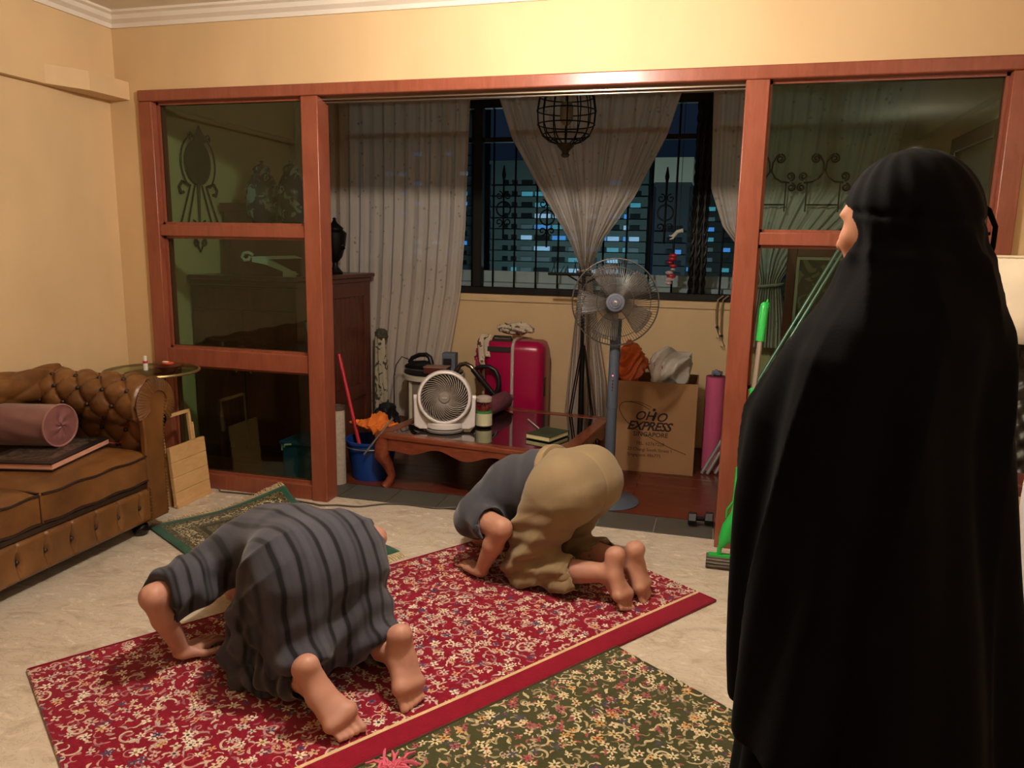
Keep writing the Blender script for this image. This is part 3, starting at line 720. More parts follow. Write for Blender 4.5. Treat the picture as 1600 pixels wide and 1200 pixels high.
sdf_part(S, 'hair', HAIR, man2)
S = SDF((-.16, -.40, .0), (.62, .40, .68), .006)
S.chain([(-.05, 0, .44), (.05, 0, .43), (.19, 0, .365), (.295, 0, .28)], [.145, .138, .148, .128], .05, (0, 0, 1), .88)
S.cone((.06, 0, .36), (.2, 0, .27), .10, .10, .06)
for s in (1, -1):
    S.cone(v3(.265, s*.10, .29), sh[s], .11, .088, .05); e = el[s]*.55+sh[s]*.45; S.cone(sh[s], e, .086, .078, .02)
    d = unit(el[s]-sh[s]); S.cutcone(e+d*.05, e+d*.11, .075, .11, .005); S.cutcone(e, e+d*.1, .058, .06, .004)
S.plane((-.02, 0, .45), (-1, 0, .1))
sdf_part(S, 'shirt', cloth('slate_jersey', '#3a3b42'), man2, lambda V: .006*np.sin(V[:, 0]*30-V[:, 2]*42)*np.clip((.42-V[:, 2])/.15, 0, 1)+.003*np.sin(V[:, 0]*60+V[:, 1]*30), 2)
KHAKI = cloth('khaki_cotton', '#8c7859', .10, .15)
S = SDF((-.40, -.36, -.002), (.20, .36, .70), .0055)
S.chain([(-.02, 0, .44), (-.11, 0, .435)], [.142, .155], .05, (0, 0, 1), .95)
for s in (1, -1):
    S.cone(hp[s]+v3(-.035, 0, .0), hp[s]+v3(-.02, 0, .03), .135, .13, .05)
S.plane((0., 0, .48), (1, 0, -.42))
for s in (1, -1):
    S.cone(hp[s]+v3(.02, 0, -.04), kn[s]+v3(.01, s*.01, .005), .145, .088, .045); S.cone(kn[s], v3(-.17, s*.13, .085), .086, .080, .035)
    S.cutcone(v3(-.19, s*.12, .095), v3(-.27, s*.11, .105), .066, .072, .004)
def folds2(V):
    x, y, z = V[:, 0], V[:, 1], V[:, 2]; low = np.clip((.46-z)/.25, 0, 1)
    side = np.clip((np.abs(y)-.10)/.08, 0, 1)
    d = .010*low*side*np.sin(x*40+z*38+2*np.sin(z*9))+.013*low*(ridge(x*22+z*34+y*12+1.2*np.sin(z*14))-.5)*np.clip((x+.14)/.12, 0, 1)+.006*low*np.sin(z*90+x*18+2*np.sin(y*15))+.010*np.clip((.2-z)/.1, 0, 1)*(ridge(x*45+z*20+y*9)-.5)
    d += -.005*np.exp(-(y/.006)**2)*np.clip((z-.3)/.1, 0, 1)*np.clip(-(x+.02)/.1, 0, 1)
    d += -.0035*np.exp(-((z-.565-.10*np.abs(y))/.004)**2)*np.clip(-(x+.03)/.05, 0, 1)*0
    return d
sdf_part(S, 'trousers', KHAKI, man2, folds2, 2, .004)
S = SDF((-.15, -.25, .25), (.15, .25, .68), .005)
S.cone((.0, 0, .445), (-.03, 0, .44), .152, .155, .0, (0, 0, 1), .95); S.plane((.008, 0, .48), (1, 0, -.42)); S.plane((-.03, 0, .48), (-1, 0, .42))
sdf_part(S, 'waistband', KHAKI, man2)

# --- standing woman in black
FW = math.radians(136)
def black_cloth(name, c, c2):
    g = G(name); co = g.coord(); n = g.noise(co, 5, 4)
    g.set(g.mix(n, lin(c), lin(c2)), .85, spec=.06, Sheen_Weight=.02, Sheen_Roughness=.4); g.bump(g.noise(co, 200, 2), .2, .002); return g.mat
BLACKC = black_cloth('black_crepe', '#030203', '#060506')
def standing(root, skin_m, robe_m, ht=1.60, wide=1., prof=None, hem=.50, sway=(0, 0), fold_amp=1.):
    """standing person in a long prayer cloak; local +x is where the face looks"""
    S = SDF((-.26, -.32, -.004), (.34, .32, ht+.06), .006); k = ht/1.60
    S.chain([(0, 0, .90*k), (0, 0, 1.05*k), (0, 0, 1.24*k), (0, 0, 1.32*k)], [.14, .115, .125, .10], .05, (1, 0, 0), .75)
    S.chain([(0, 0, 1.32*k), (.01, 0, 1.42*k)], [.055, .05], .03)
    head(S, (.038, 0, 1.495*k), (1, 0, -.08), (.08, 0, 1), 1.04)
    for s in (1, -1):
        S.chain([(0, s*.085, .88*k), (.01, s*.085, .48*k), (-.02, s*.08, .08)], [.085, .058, .038], .03)
        S.chain([(-.04, s*.08, .05), (.03, s*.085, .035), (.12, s*.09, .022)], [.034, .036, .026], .02)
        for q in range(5): S.cone((.12, s*(.066+.013*q), .02), (.165-.008*q, s*(.064+.016*q), .012), .012 if q == 0 else .009, .010 if q == 0 else .008, .004)
        e = v3(.02, s*.165, 1.05*k); w = v3(.155, s*.06, 1.08*k+.02*s)
        S.chain([(0, s*.12, 1.30*k), (0, s*.138, 1.275*k), e], [.06, .046, .038], .03); S.chain([e, w], [.038, .027], .015)
        hand(S, w, (.25, -s*.97, .05), (1, 0, 0), (0, 0, 1))
    sdf_part(S, 'body', skin_m, root, zmin=.001)
    S = SDF((-.5, -.52, hem-.02), (.62, .52, ht+.1), .0065); S.F[:] = .08
    hc = v3(.012, 0, 1.505*k)
    S.ell(hc, (.118, .100, .120), .02); S.cone(hc+v3(-.012, 0, -.02), (-.012, 0, 1.36*k), .104, .122, .04)
    pr = prof or [(1.42, .118, .108, -.012), (1.37, .135, .145, -.01), (1.31, .165, .19, -.005), (1.25, .185, .22, .01), (1.12, .225, .238, .04), (.95, .245, .256, .025), (.80, .25, .275, .0), (hem-.05, .265, .31, -.045)]
    # stack of elliptical slices blended
    x, y, z = np.meshgrid(*S.ax, indexing='ij', sparse=True)
    zs = np.array([p[0]*k if p[0] > hem else p[0] for p in pr])[::-1]; A = np.interp(S.ax[2], zs, np.array([p[1] for p in pr])[::-1]); B = np.interp(S.ax[2], zs, np.array([p[2] for p in pr])[::-1]); Cx = np.interp(S.ax[2], zs, np.array([p[3] for p in pr])[::-1])
    q = np.sqrt(((x-Cx[None, None])/A[None, None])**2+(y/B[None, None])**2); d = (q-1)*np.minimum(A, B)[None, None]
    d = np.where(z > zs[-1], np.maximum(d, z-zs[-1]), d); d = np.clip(d, -.2, .08).astype(np.float32)
    hh = np.maximum(.05-np.abs(S.F-d), 0)/.05; S.F = np.minimum(S.F, d)-hh*hh*.05*.25
    S.ell(hc+v3(.122, 0, -.045), (.062, .070, .090), .010, sub=True); S.ell(hc+v3(.108, 0, -.036), (.100, .150, .062), .006, sub=True)
    S.plane((0, 0, hem), (0, 0, -1))
    def fd(V):
        X, Y, Z = V[:, 0], V[:, 1], V[:, 2]; th = np.arctan2(Y, X-.03); t = np.clip((1.40*k-Z)/.8, 0, 1)
        d = fold_amp*(.020*t*np.sin(7*th+1.3+1.2*np.sin(Z*2.5))+.013*t*np.sin(13*th+.7*np.sin(Z*4)+2)+.010*np.clip(t*2, 0, 1)*np.sin(4*th+Z*5))
        cap = np.clip((Z-1.38*k)/.05, 0, 1); d += cap*.0016*np.sin(16*th+(Z-1.5)*35)*np.clip((-X+.10)/.05, 0, 1)
        d += -.006*np.exp(-((Z-(1.505*k+.10*X))/.005)**2)*cap
        dn = np.clip((1.50*k-Z)/.05, 0, 1)*np.clip((Z-1.28*k)/.08, 0, 1)*np.clip((.07-X)/.04, 0, 1); d += dn*(.004+.007*(ridge(5*th+(Z-1.4)*6, 1.4)-.5)*2)
        back = np.clip(t*3, 0, 1); d += fold_amp*.024*back*(ridge(3.5*th+.9*np.sin(Z*3)+1.1, 1.5)-.5)
        return d
    return sdf_part(S, 'head_cloak', robe_m, root, fd, 3), hem
wpos = (.335, 1.56)
woman = thing('person', 'person standing in a long black prayer cloak seen from behind', 'person', (wpos[0], wpos[1], .0105), FW)
standing(woman, SKIN3, BLACKC, 1.60)
def skirt(root, m, zt, zb, A, B, nf=11, cx=.03):
    b = MB(); b.grid(lambda u, v: ((A*(.8+.2*v)+.018*v*math.sin(nf*2*PI*u+1))*math.cos(2*PI*u)+cx, (B*(.8+.2*v)+.018*v*math.sin(nf*2*PI*u+1))*math.sin(2*PI*u), zt+(zb-zt)*v+.006*math.sin(5*2*PI*u)*v), 120, 24, True)
    return b.build('skirt', m, root, local=True, thick=.004)
skirt(woman, BLACKC, .85, .012, .215, .245)
b = MB()   # loose tie at the back of the head
ci, si = math.cos(-FW), math.sin(-FW)
pts = [(.008+d*ci, d*si, z) for d, z in ((.075, 1.535), (.104, 1.532), (.126, 1.517), (.140, 1.488), (.140, 1.452), (.134, 1.418))]
P = [Vector(p) for p in pts]; b.tube(P, [.004, .0045, .005, .0045, .0045, .004], 6); b.build('tie_cord', BLACKC, woman, local=True)

# ------------------------------------------------------------------ chesterfield sofa and what lies on it
def leather():
    g = G('brown_leather'); co = g.coord(); n = g.noise(co, 5, 5, .6); n2 = g.noise(co, 45, 3)
    g.set(g.ramp(n, [(.25, lin('#4a2c14')), (.5, lin('#6a4420')), (.75, lin('#80562c'))]), g.m('ADD', .30, g.m('MULTIPLY', n2, .18)), spec=.5)
    g.bump(g.noise(co, 160, 3), .18, .002); return g.mat
LEATH = leather(); LEATHD = mat('dark_leather', '#2a1a10', .45, bump=.2)
sofa = thing('sofa', 'brown leather button-tufted sofa with rolled arm against the yellow left wall', 'sofa', (-3.0, 2.2, 0))
BRASS = mat('brass_nail', '#8a6a38', .35, .9)
def arm(yc, sg):
    """rolled arm; sg=+1 far end, inner face looks to -y"""
    P = [Vector((0, (yc+sg*a), z)) for a, z in ((-.03, .36), (-.035, .45), (-.06, .54))]
    for k in range(15):
        a = math.radians(205-k*17); P.append(Vector((0, yc+sg*.135*math.cos(a), .647+.135*math.sin(a))))
    P += [Vector((0, yc+sg*.065, .50)), Vector((0, yc+sg*.055, .3)), Vector((0, yc+sg*.05, .09))]
    L = [0]
    for i in range(1, len(P)): L.append(L[-1]+(P[i]-P[i-1]).length)
    def at(s):
        s = min(max(s, 0), L[-1]-1e-6); i = max(j for j in range(len(L)-1) if L[j] <= s); t = (s-L[i])/(L[i+1]-L[i]); return P[i].lerp(P[i+1], t)
    T = .66; X0, X1 = -2.655, -3.33; du, dv = .072, .085
    def fn(u, v):
        x = X0+(X1-X0)*u; s = L[-1]*v; p = at(s); q = at(s+.01)-at(s-.01); n = Vector((0, -q.z, q.y)).normalized()*(1 if sg > 0 else -1)
        n = Vector((0, -q.z*1, q.y)).normalized(); n = n if sg > 0 else -n
        U = (x-X0+.07)/du; V = (s-.07)/dv; a, b = (U+V)/2, (U-V)/2
        h = .034*(abs(math.sin(PI*a))*abs(math.sin(PI*b)))**.42-.018
        fade = min(1, max(0, (T-s)/.08))*min(1, max(0, (X0-x)/.10)); end = min(1, (X0-x)/.02)
        p = p+n*(h*fade*1.0-(1-end)*.02); return (x, p.y, p.z)
    b = MB(); b.grid(fn, 130, 140); a_ = b.build('arm', LEATH, sofa, angle=80)
    # buttons at the lattice points
    bt = None
    for i in range(1, 11):
        for j in range(0, 8):
            if (i+j) % 2: continue
            x = X0-(i*du-.07); s = .07+j*dv
            if s > T-.07 or x < X1: continue
            p = at(s); q = at(s+.01)-at(s-.01); n = Vector((0, -q.z, q.y)).normalized(); n = n if sg > 0 else -n
            MB().ball(p+n*-.011+Vector((x, 0, 0)), .012, 8, 5).build('button', LEATHD, a_)
    # front scroll panel and end of the roll
    o = [(-.10, .075), (-.10, .50), (-.105, .60), (-.10, .68), (-.06, .735), (.0, .742), (.05, .715), (.06, .65), (.035, .56), (.03, .45), (.03, .075)]
    poly = [(sg*a, z) for a, z in o]
    MB().prism(poly, .035, Matrix(((0, 0, 1, -2.672), (1, 0, 0, yc), (0, 1, 0, 0), (0, 0, 0, 1)))).build('arm_front', LEATH, sofa, bevel=.008)
    m = MB()
    for k in range(36):
        a = 1.15*PI-k/35*1.4*PI; m.tube([(-2.66, yc+sg*.125*math.cos(a), .647+.125*math.sin(a)), (-2.645, yc+sg*.10*math.cos(a), .647+.10*math.sin(a)), (-2.640, yc+sg*.06*math.cos(a), .655+.06*math.sin(a))], [.014, .012, .010], 6)
    m.build('pleats', LEATH, a_)
    nm = MB(); E2 = [(.052, .66), (.028, .56), (.022, .45), (.022, .08)]
    for (a, b_) in zip(E2[:-1], E2[1:]):
        n = int(math.hypot(b_[0]-a[0], b_[1]-a[1])/.016)
        for k in range(n): t = k/n; nm.ball((-2.636, yc+sg*(a[0]+(b_[0]-a[0])*t), a[1]+(b_[1]-a[1])*t), .0055, 6, 4)
    for k in range(11): nm.ball((-2.636, yc-sg*.093, .085+k*.016), .0055, 6, 4)
    o = nm.build('nailhead_trim', BRASS, sofa); o['kind'] = 'stuff'
YA, YN = 3.087, 1.23
arm(YA, 1); arm(YN, -1)
def cushion(x0, x1, y0, y1, z0, z1, puff=.02):
    b = MB(); n = 24
    def top(u, v):
        e = (1-abs(2*u-1)**6)*(1-abs(2*v-1)**6); return (x0+(x1-x0)*u, y0+(y1-y0)*v, z1-.018+(.018+puff)*e**.6)
    b.grid(top, n, n); b.box(((x0+x1)/2, (y0+y1)/2, (z0+z1-.018)/2), (abs(x1-x0), abs(y1-y0), z1-.018-z0)); return b
ys = [3.045, 2.385, 1.83, 1.272]
for a, b_ in zip(ys[:-1], ys[1:]):
    o = cushion(-3.20, -2.645, a-.003, b_+.003, .272, .418, .022).build('seat_cushion', LEATH, sofa, bevel=.008, angle=60)
    m = MB()
    for z in (.402, .28): m.tube([(-2.643, a-.008+(b_-a+.016)*k/20, z+.004*math.sin(k)) for k in range(21)], .0055, 6)
    m.tube([(-2.66-(.5)*k/10, b_+.006, .404) for k in range(11)], .0055, 6)
    m.build('piping', LEATHD, o)
MB().bx(-3.25, -2.66, 1.28, 3.04, .07, .275).build('base', LEATHD, sofa, smooth=False)
def fp(u, v):
    y = 3.0-(3.0-1.30)*u; z = .072+.172*v; U = (3.0-y)/.135; k = math.exp(-((U % 1-.5)/.10)**2-((v-.5)/.22)**2); c = math.exp(-((U % 1-.5)/.035)**2)
    e = min(1, v/.12, (1-v)/.12); return (-2.662+.022*e**.5-.020*k-.006*c, y, z)
fpn = MB().grid(fp, 260, 24).build('front_panel', LEATH, sofa, angle=80)
for k in range(13): MB().ball((-2.655, 3.0-.135*(k+.5), .158), .010, 8, 5).build('button', LEATHD, fpn)
MB().bx(-2.665, -2.648, 1.30, 3.0, .246, .272).build('front_rail', LEATHD, sofa, bevel=.004)
def bk(u, v):
    y = 1.15+2.0*u; a = math.radians(-60+v*200); U = (y-1.15)/.15; V = v*5; p, q = (U+V)/2, (U-V)/2; h = .025*(abs(math.sin(PI*p))*abs(math.sin(PI*q)))**.4-.01
    r = .085+h; return (-3.285+r*math.cos(a)*.75, y, .71+r*math.sin(a))
MB().grid(bk, 120, 40).bx(-3.345, -3.265, 1.16, 3.14, .09, .68).build('backrest', LEATH, sofa, angle=80)
FOOTM = mat('black_lacquer', '#0c0a09', .2)
for x in (-2.70, -3.25):
    for y in (2.985, 1.35): MB().lathe([(.02, .0), (.036, .012), (.042, .035), (.032, .058), (.026, .062), (.036, .07), (.036, .085)], (x, y, 0), 16).build('leg', FOOTM, sofa)
# satin bolster
def bolster():
    t = thing('bolster', 'mauve satin bolster cushion resting on the dark book on the sofa', 'cushion', (-3.05, 2.80, .475))
    X0, X1, y, z, r = -2.945, -3.215, 2.80, .580, .098
    b = MB(); b.grid(lambda u, v: (X0+(X1-X0)*v, y+.25*(X1-X0)*v+(r+.002*math.sin(9*2*PI*u+v*8))*math.cos(2*PI*u), z+(r+.002*math.sin(7*2*PI*u))*math.sin(2*PI*u)), 48, 20, True)
    g = G('mauve_satin'); g.set(g.mix(g.noise(g.coord(), 6, 3), lin('#6a4340'), lin('#8a5c54')), .32, spec=.6, Sheen_Weight=.3); b.build('cover', g.mat, t)
    e = MB(); e.grid(lambda u, v: (X0+.012*(1-v)*(.6+.4*math.sin(5*2*PI*u+v*6)), y+r*v*math.cos(2*PI*u), z+r*v*math.sin(2*PI*u)), 48, 12, True); e.build('end_cap', mat('mauve_panel', '#7c4f4c', .42, vscale=30, var=.35), t)
    p = MB(); p.tube([(X0, y+r*math.cos(a), z+r*math.sin(a)) for a in np.linspace(0, 2*PI, 41)[:-1]], .005, 6, closed=True); p.build('piping', mat('mauve_cord', '#94685f', .5), t)
bolster()
bk_t = thing('book', 'large dark cover book with pink page edges lying on the sofa seat', 'book', (-2.97, 2.74, .4435), math.radians(14))
bk = MB(); bk.box((0, 0, .0035), (.33, .46, .007)).box((0, 0, .0325), (.33, .46, .007)).box((-.161, 0, .018), (.008, .46, .03)); 
g = G('dark_book_cover'); co = g.coord(); s_ = g.sep(co)
inner = g.m('MULTIPLY', g.m('LESS_THAN', g.m('ABSOLUTE', s_[0]), .125), g.m('LESS_THAN', g.m('ABSOLUTE', s_[1]), .19))
pat = g.m('GREATER_THAN', g.noise(co, 40, 3, dist=1.5), .5)
g.set(g.mix(g.m('MULTIPLY', inner, pat), lin('#231a18'), lin('#5d4c40')), .45); bk.build('cover', g.mat, bk_t, local=True, bevel=.0015)
MB().box((.004, 0, .018), (.318, .452, .022)).build('pages', mat('pink_page_edges', '#d39a80', .8), bk_t, local=True, smooth=False)
MB().tube([(.15, .22, .018), (.175, .235, .006), (.20, .255, .002), (.215, .285, .001)], .002, 5).build('ribbon', mat('red_ribbon', '#b0402c', .6), bk_t, local=True)

# side table behind the sofa arm
st = thing('side_table', 'small round side table with dark leg behind the sofa arm', 'table', (-2.98, 3.46, 0))
MB().lathe([(.235, .728), (.24, .734), (.24, .742), (.235, .746)], (-2.98, 3.462, 0), 40).build('table_top', glass('pale_glass', (.7, .74, .62, 1), .12), st)
MB().tube([(-2.98+.24*math.cos(a), 3.462+.24*math.sin(a), .737) for a in np.linspace(0, 2*PI, 61)[:-1]], .008, 6, closed=True).build('rim', mat('bronze_rim', '#8a7448', .4, .6), st)
MB().lathe([(.12, 0), (.13, .02), (.05, .05), (.03, .15), (.045, .35), (.03, .55), (.07, .70), (.14, .728)], (-2.98, 3.46, 0), 20).build('pedestal', DARKWOOD, st)
gs = thing('glue_stick', 'white glue stick with a red band standing on the side table', 'glue stick', (-2.985, 3.42, .746))
MB().lathe([(.012, 0), (.012, .048), (.0105, .05)], (-2.985, 3.42, .746), 14).build('tube', mat('white_plastic', '#d8d2ca', .4), gs)
MB().lathe([(.0125, .038), (.0125, .050)], (-2.985, 3.42, .746), 14).build('band', mat('red_band', '#b02530', .5), gs)
MB().lathe([(.0095, .05), (.0095, .075), (.0075, .078)], (-2.985, 3.42, .746), 14).build('cap', mat('white_plastic', '#d8d2ca', .4), gs)
MB().lathe([(.03, .0), (.04, .01), (.066, .03), (.07, .034), (.062, .034), (.036, .014), (.001, .012)], (-2.84, 3.42, .746), 24).build('wooden_bowl', DARKWOOD)
tag(bpy.data.objects['wooden_bowl'], 'dark wooden bowl on the edge of the side table', 'bowl')
ot = thing('orange_highlighter', 'orange plastic case with white top lying in the dark wooden bowl', 'case', (-2.84, 3.42, .78))
MB().ball((-2.84, 3.42, .792), .03, 16, 10, (1.1, .8, .35)).build('body', mat('orange_plastic', '#c8512a', .4), ot)
MB().ball((-2.846, 3.41, .800), .018, 12, 8, (1.2, .6, .3)).build('top', mat('white_plastic', '#d8d2ca', .4), ot)
# pine board and stand
pb = thing('pine_stand', 'light pine board with an open square frame leaning behind the sofa arm', 'stand', (-2.83, 3.5, 0))
tilt = Matrix.Rotation(-.08, 4, 'Y')
yy = [3.35, 3.445, 3.54, 3.64]
for k in range(4):
    MB(Matrix.Translation((-2.79, 3.495, 0)) @ tilt).bx(-.010, .010, -.145, .145, .004+k*.084, .002+(k+1)*.084).build('plank', PINE, pb, smooth=False, bevel=.001)
MB(Matrix.Translation((-2.79, 3.495, 0)) @ tilt).bx(.010, .016, -.147, .147, 0, .02).build('lip', PINE, pb, smooth=False)
f = MB(Matrix.Translation((-2.845, 3.50, 0)) @ tilt)
f.bx(-.009, .009, -.13, -.112, 0, .50).bx(-.009, .009, .10, .118, 0, .50).bx(-.009, .009, -.13, .118, .482, .50).bx(-.009, .009, .118, .134, .0, .42)
f.build('frame', PINE, pb, smooth=False, bevel=.002)

# ------------------------------------------------------------------ squeeze mop
mp = thing('mop', 'green and silver squeeze mop leaning on the red wooden screen', 'mop', (.13, 3.46, .0))
top = Vector((.205, 3.672, 1.215)); bot = Vector((.145, 3.49, .17)); dr = (top-bot).normalized()
GREENP = mat('green_plastic', '#28b44a', .35, var=.06)
MB().cyl(bot, top-dr*.17, .0125, n=14).build('pole', mat('aluminium', '#b9b0a6', .3, .7), mp)
h = MB(); h.tube([top-dr*.18, top-dr*.03, top-dr*.01, top], [.019, .021, .018, .008], 14); h.tube([top-dr*.03, top+Vector((.012, 0, .012)), top+Vector((.02, 0, -.02))], .006, 6); h.build('handle', GREENP, mp)
for t in (.60, .30): p = bot.lerp(top, t); MB().cyl(p-dr*.028, p+dr*.028, .019, n=14).build('collar', GREENP, mp)
lv = bot.lerp(top, .28)
MB().tube([lv+Vector((-.03, -.01, 0)), lv+Vector((-.032, -.015, -.12)), lv+Vector((-.035, -.02, -.16))], .007, 6).tube([lv+Vector((-.03, -.01, .0)), lv], .008, 6).tube([lv+Vector((-.035, -.02, -.16)), lv+Vector((-.06, -.025, -.20)), lv+Vector((-.062, -.025, -.24)), lv+Vector((-.035, -.02, -.25)), lv+Vector((-.03, -.02, -.17))], .006, 6).build('lever', GREENP, mp)
hb = MB(); hb.tube([(.142, 3.475, .33), (.138, 3.468, .26), (.112, 3.455, .20), (.098, 3.45, .14), (.082, 3.445, .105)], [.014, .024, .032, .030, .012], 10); hb.tube([(.078, 3.445, .11), (.076, 3.445, .065)], .011, 8); hb.bx(.03, .19, 3.425, 3.465, .058, .068); hb.tube([(.145, 3.485, .2), (.15, 3.45, .07)], .008, 6)
hb.build('bracket', GREENP, mp)
sp = MB(); sp.grid(lambda u, v: (.02+.20*v, 3.445+(.030+.004*math.cos(14*2*PI*u))*math.cos(2*PI*u), .034+(.030+.004*math.cos(14*2*PI*u))*math.sin(2*PI*u)), 140, 2, True)
sp.tube([(.02, 3.445, .034), (.021, 3.445, .034)], .031, 20); sp.build('sponge', mat('grey_sponge', '#6d675c', .95, bump=.4), mp)

# ------------------------------------------------------------------ balcony: low table and what stands on it
TZ = .34
tb = thing('coffee_table', 'low dark red carved coffee table with glass top on the balcony', 'table', (-1.275, 4.47, 0), math.radians(-6.5))
HX, HY = .59, .52
def rim(x0, x1, y0, y1): return MB().bx(x0, x1, y0, y1, TZ-.03, TZ)
for q in ((-HX, HX, -HY, -HY+.075), (-HX, HX, HY-.075, HY), (-HX, -HX+.075, -HY+.075, HY-.075), (HX-.075, HX, -HY+.075, HY-.075)):
    rim(*q).build('top_frame', TABLEWOOD, tb, local=True, bevel=.006)
gt = G('table_glass'); gt.set(lin('#140d0a'), .04, spec=.9, Coat_Weight=1.0, Coat_Roughness=.02)
MB().bx(-HX+.073, HX-.073, -HY+.073, HY-.073, TZ-.012, TZ-.004).build('glass_top', gt.mat, tb, local=True, smooth=False)
def apron(L):
    n = 60; top = [(-L/2+L*k/n, TZ-.03) for k in range(n+1)]; bot = []
    for k in range(n+1):
        t = k/n; e = abs(2*t-1); z = TZ-.085-.022*math.cos(6*PI*(t-.5))-.05*max(0, (e-.72)/.28)**1.5; bot.append((-L/2+L*t, z))
    return top+bot[::-1]
for ang, L, d in ((0, 2*HX-.10, HY-.03), (PI, 2*HX-.10, HY-.03), (PI/2, 2*HY-.10, HX-.03), (-PI/2, 2*HY-.10, HX-.03)):
    M = Matrix.Rotation(ang, 4, 'Z') @ Matrix.Translation((0, -d, 0)) @ Matrix.Rotation(PI/2, 4, 'X')
    MB().prism(apron(L), .022, M).build('apron', TABLEWOOD, tb, local=True, smooth=False)
for sx in (-1, 1):
    for sy in (-1, 1):
        pts = [(0, 0, TZ-.03), (.012, .012, TZ-.09), (.02, .02, TZ-.14), (-.005, -.005, .14), (-.022, -.022, .07), (-.01, -.01, .03), (.006, .006, 0)]
        MB().tube([(sx*(HX-.05+a), sy*(HY-.05+b_), z) for a, b_, z in pts], [.052, .055, .048, .034, .026, .026, .034], 10).build('leg', TABLEWOOD, tb, local=True)
# desk air circulator
WHITEP = mat('white_gloss_plastic', '#e4dcd8', .35, var=.03)
cf = thing('circulator_fan', 'white desk air circulator fan on the front of the coffee table', 'fan', (-1.555, 4.235, TZ), math.radians(17))
b = MB(); b.lathe([(.115, 0), (.118, .012), (.112, .018)], n=40).build('turntable', mat('grey_plastic', '#7d7672', .45), cf, local=True)
b = MB(); b.lathe([(.10, .018), (.112, .024), (.112, .052), (.10, .058)], n=40, sx=1.0, sy=.95); b.build('base', WHITEP, cf, local=True)
yk = []
for k in range(25):
    a = PI+PI*k/24; yk.append((.155*math.cos(a), .145+.09*math.sin(a)))
outer = [(-.185, .20), (-.183, .03), (-.15, .012), (.15, .012), (.183, .03), (.185, .20), (.165, .21), (.158, .145)]
poly = [(-.158, .145), (-.165, .21)]+outer[:6]+[(.165, .21), (.158, .145)]+[(x, z) for x, z in yk[::-1]][1:-1]
b = MB(); b.prism(poly, .07, Matrix.Translation((0, .035, .0)) @ Matrix.Rotation(PI/2, 4, 'X')); b.build('yoke', WHITEP, cf, local=True, bevel=.006)
MB().bx(-.09, .09, -.06, .0, .03, .058).build('control_panel', WHITEP, cf, local=True, bevel=.008)
MB().bx(-.013, .013, -.062, -.058, .038, .046).build('display', emis('green_led', '#1f8a5c', .5), cf, local=True, smooth=False)
FM = Matrix.Translation((0, -.01, .205)) @ Matrix.Rotation(PI/2-.12, 4, 'X')
MB().lathe([(.150, -.10), (.162, -.04), (.165, .045), (.158, .058), (.143, .060), (.141, .035), (.141, -.09)], n=48, M=FM).build('drum', mat('warm_grey_plastic', '#cfc4c0', .4), cf, local=True)
MB(FM).tube([(.150*math.cos(a), .150*math.sin(a), .058) for a in np.linspace(0, 2*PI, 49)[:-1]], .009, 8, closed=True).build('front_ring', WHITEP, cf, local=True)
gr = MB(FM)
for k in range(40):
    a0 = 2*PI*k/40; gr.tube([((.032+.110*t)*math.cos(a0+1.0*t), (.032+.110*t)*math.sin(a0+1.0*t), .050+.012*math.sin(PI*t)) for t in np.linspace(0, 1, 9)], .0036, 4)
gr.build('spiral_grille', mat('grille_grey', '#857b72', .5), cf, local=True)
MB(FM).lathe([(.0001, .066), (.030, .064), (.036, .054), (.036, .044)], n=24).build('hub', mat('hub_grey', '#857c74', .5), cf, local=True)
MB(FM).lathe([(.141, -.088), (.0001, -.088)], n=32).build('back_plate', mat('fan_dark', '#1c1816', .7), cf, local=True)
bl = MB(FM)
for k in range(5):
    a = 2*PI*k/5; bl.grid(lambda u, v: ((.03+.10*u)*math.cos(a+.9*v), (.03+.10*u)*math.sin(a+.9*v), -.05+.05*v), 6, 8)
bl.build('blades', mat('blade_grey', '#5c544c', .45), cf, local=True, thick=.003)
for s in (-1, 1): MB().cyl((s*.158, -.005, .2), (s*.187, -.005, .2), .018, n=16).build('pivot', WHITEP, cf, local=True)
MB(FM).box((0, 0, .0665), (.03, .006, .0015)).build('badge', mat('badge_silver', '#c9c4be', .3, .5), cf, local=True, smooth=False)
# jar of sweets
jr = thing('jar', 'clear lidded jar of sweets with a pale label beside the circulator fan', 'jar', (-1.36, 4.40, TZ))
MB().lathe([(.048, 0), (.052, .006), (.052, .14), (.046, .155), (.046, .16)], (-1.36, 4.40, TZ+.001), 28).build('glass_body', glass('jar_glass', (.85, .82, .8, 1), .12), jr)
mm = MB()
for k in range(46): mm.ball((-1.36+random.uniform(-.034, .034), 4.40+random.uniform(-.034, .034), TZ+.10+random.uniform(-.01, .045)), .011, 6, 4)
o = mm.build('sweets', mat('red_foil', '#9c2c38', .3, .3, var=.5, vscale=60), jr); o['kind'] = 'stuff'
MB().lathe([(.0001, .004), (.047, .004), (.047, .095), (.0001, .095)], (-1.36, 4.40, TZ), 20).build('filling', mat('sweet_filling', '#5a4a30', .6, var=.4, vscale=50), jr)
MB().lathe([(.0528, .012), (.0528, .088)], (-1.36, 4.40, TZ), 28).build('paper_label', mat('cream_label', '#cfc9a2', .7), jr)
MB().lathe([(.053, .088), (.053, .104)], (-1.36, 4.40, TZ), 28).build('green_stripe', mat('green_stripe', '#3f7a3c', .6), jr)
MB().lathe([(.050, .16), (.052, .163), (.050, .185), (.03, .195), (.0001, .197)], (-1.36, 4.40, TZ), 28).build('lid', mat('frosted_lid', '#b9a79c', .25), jr)
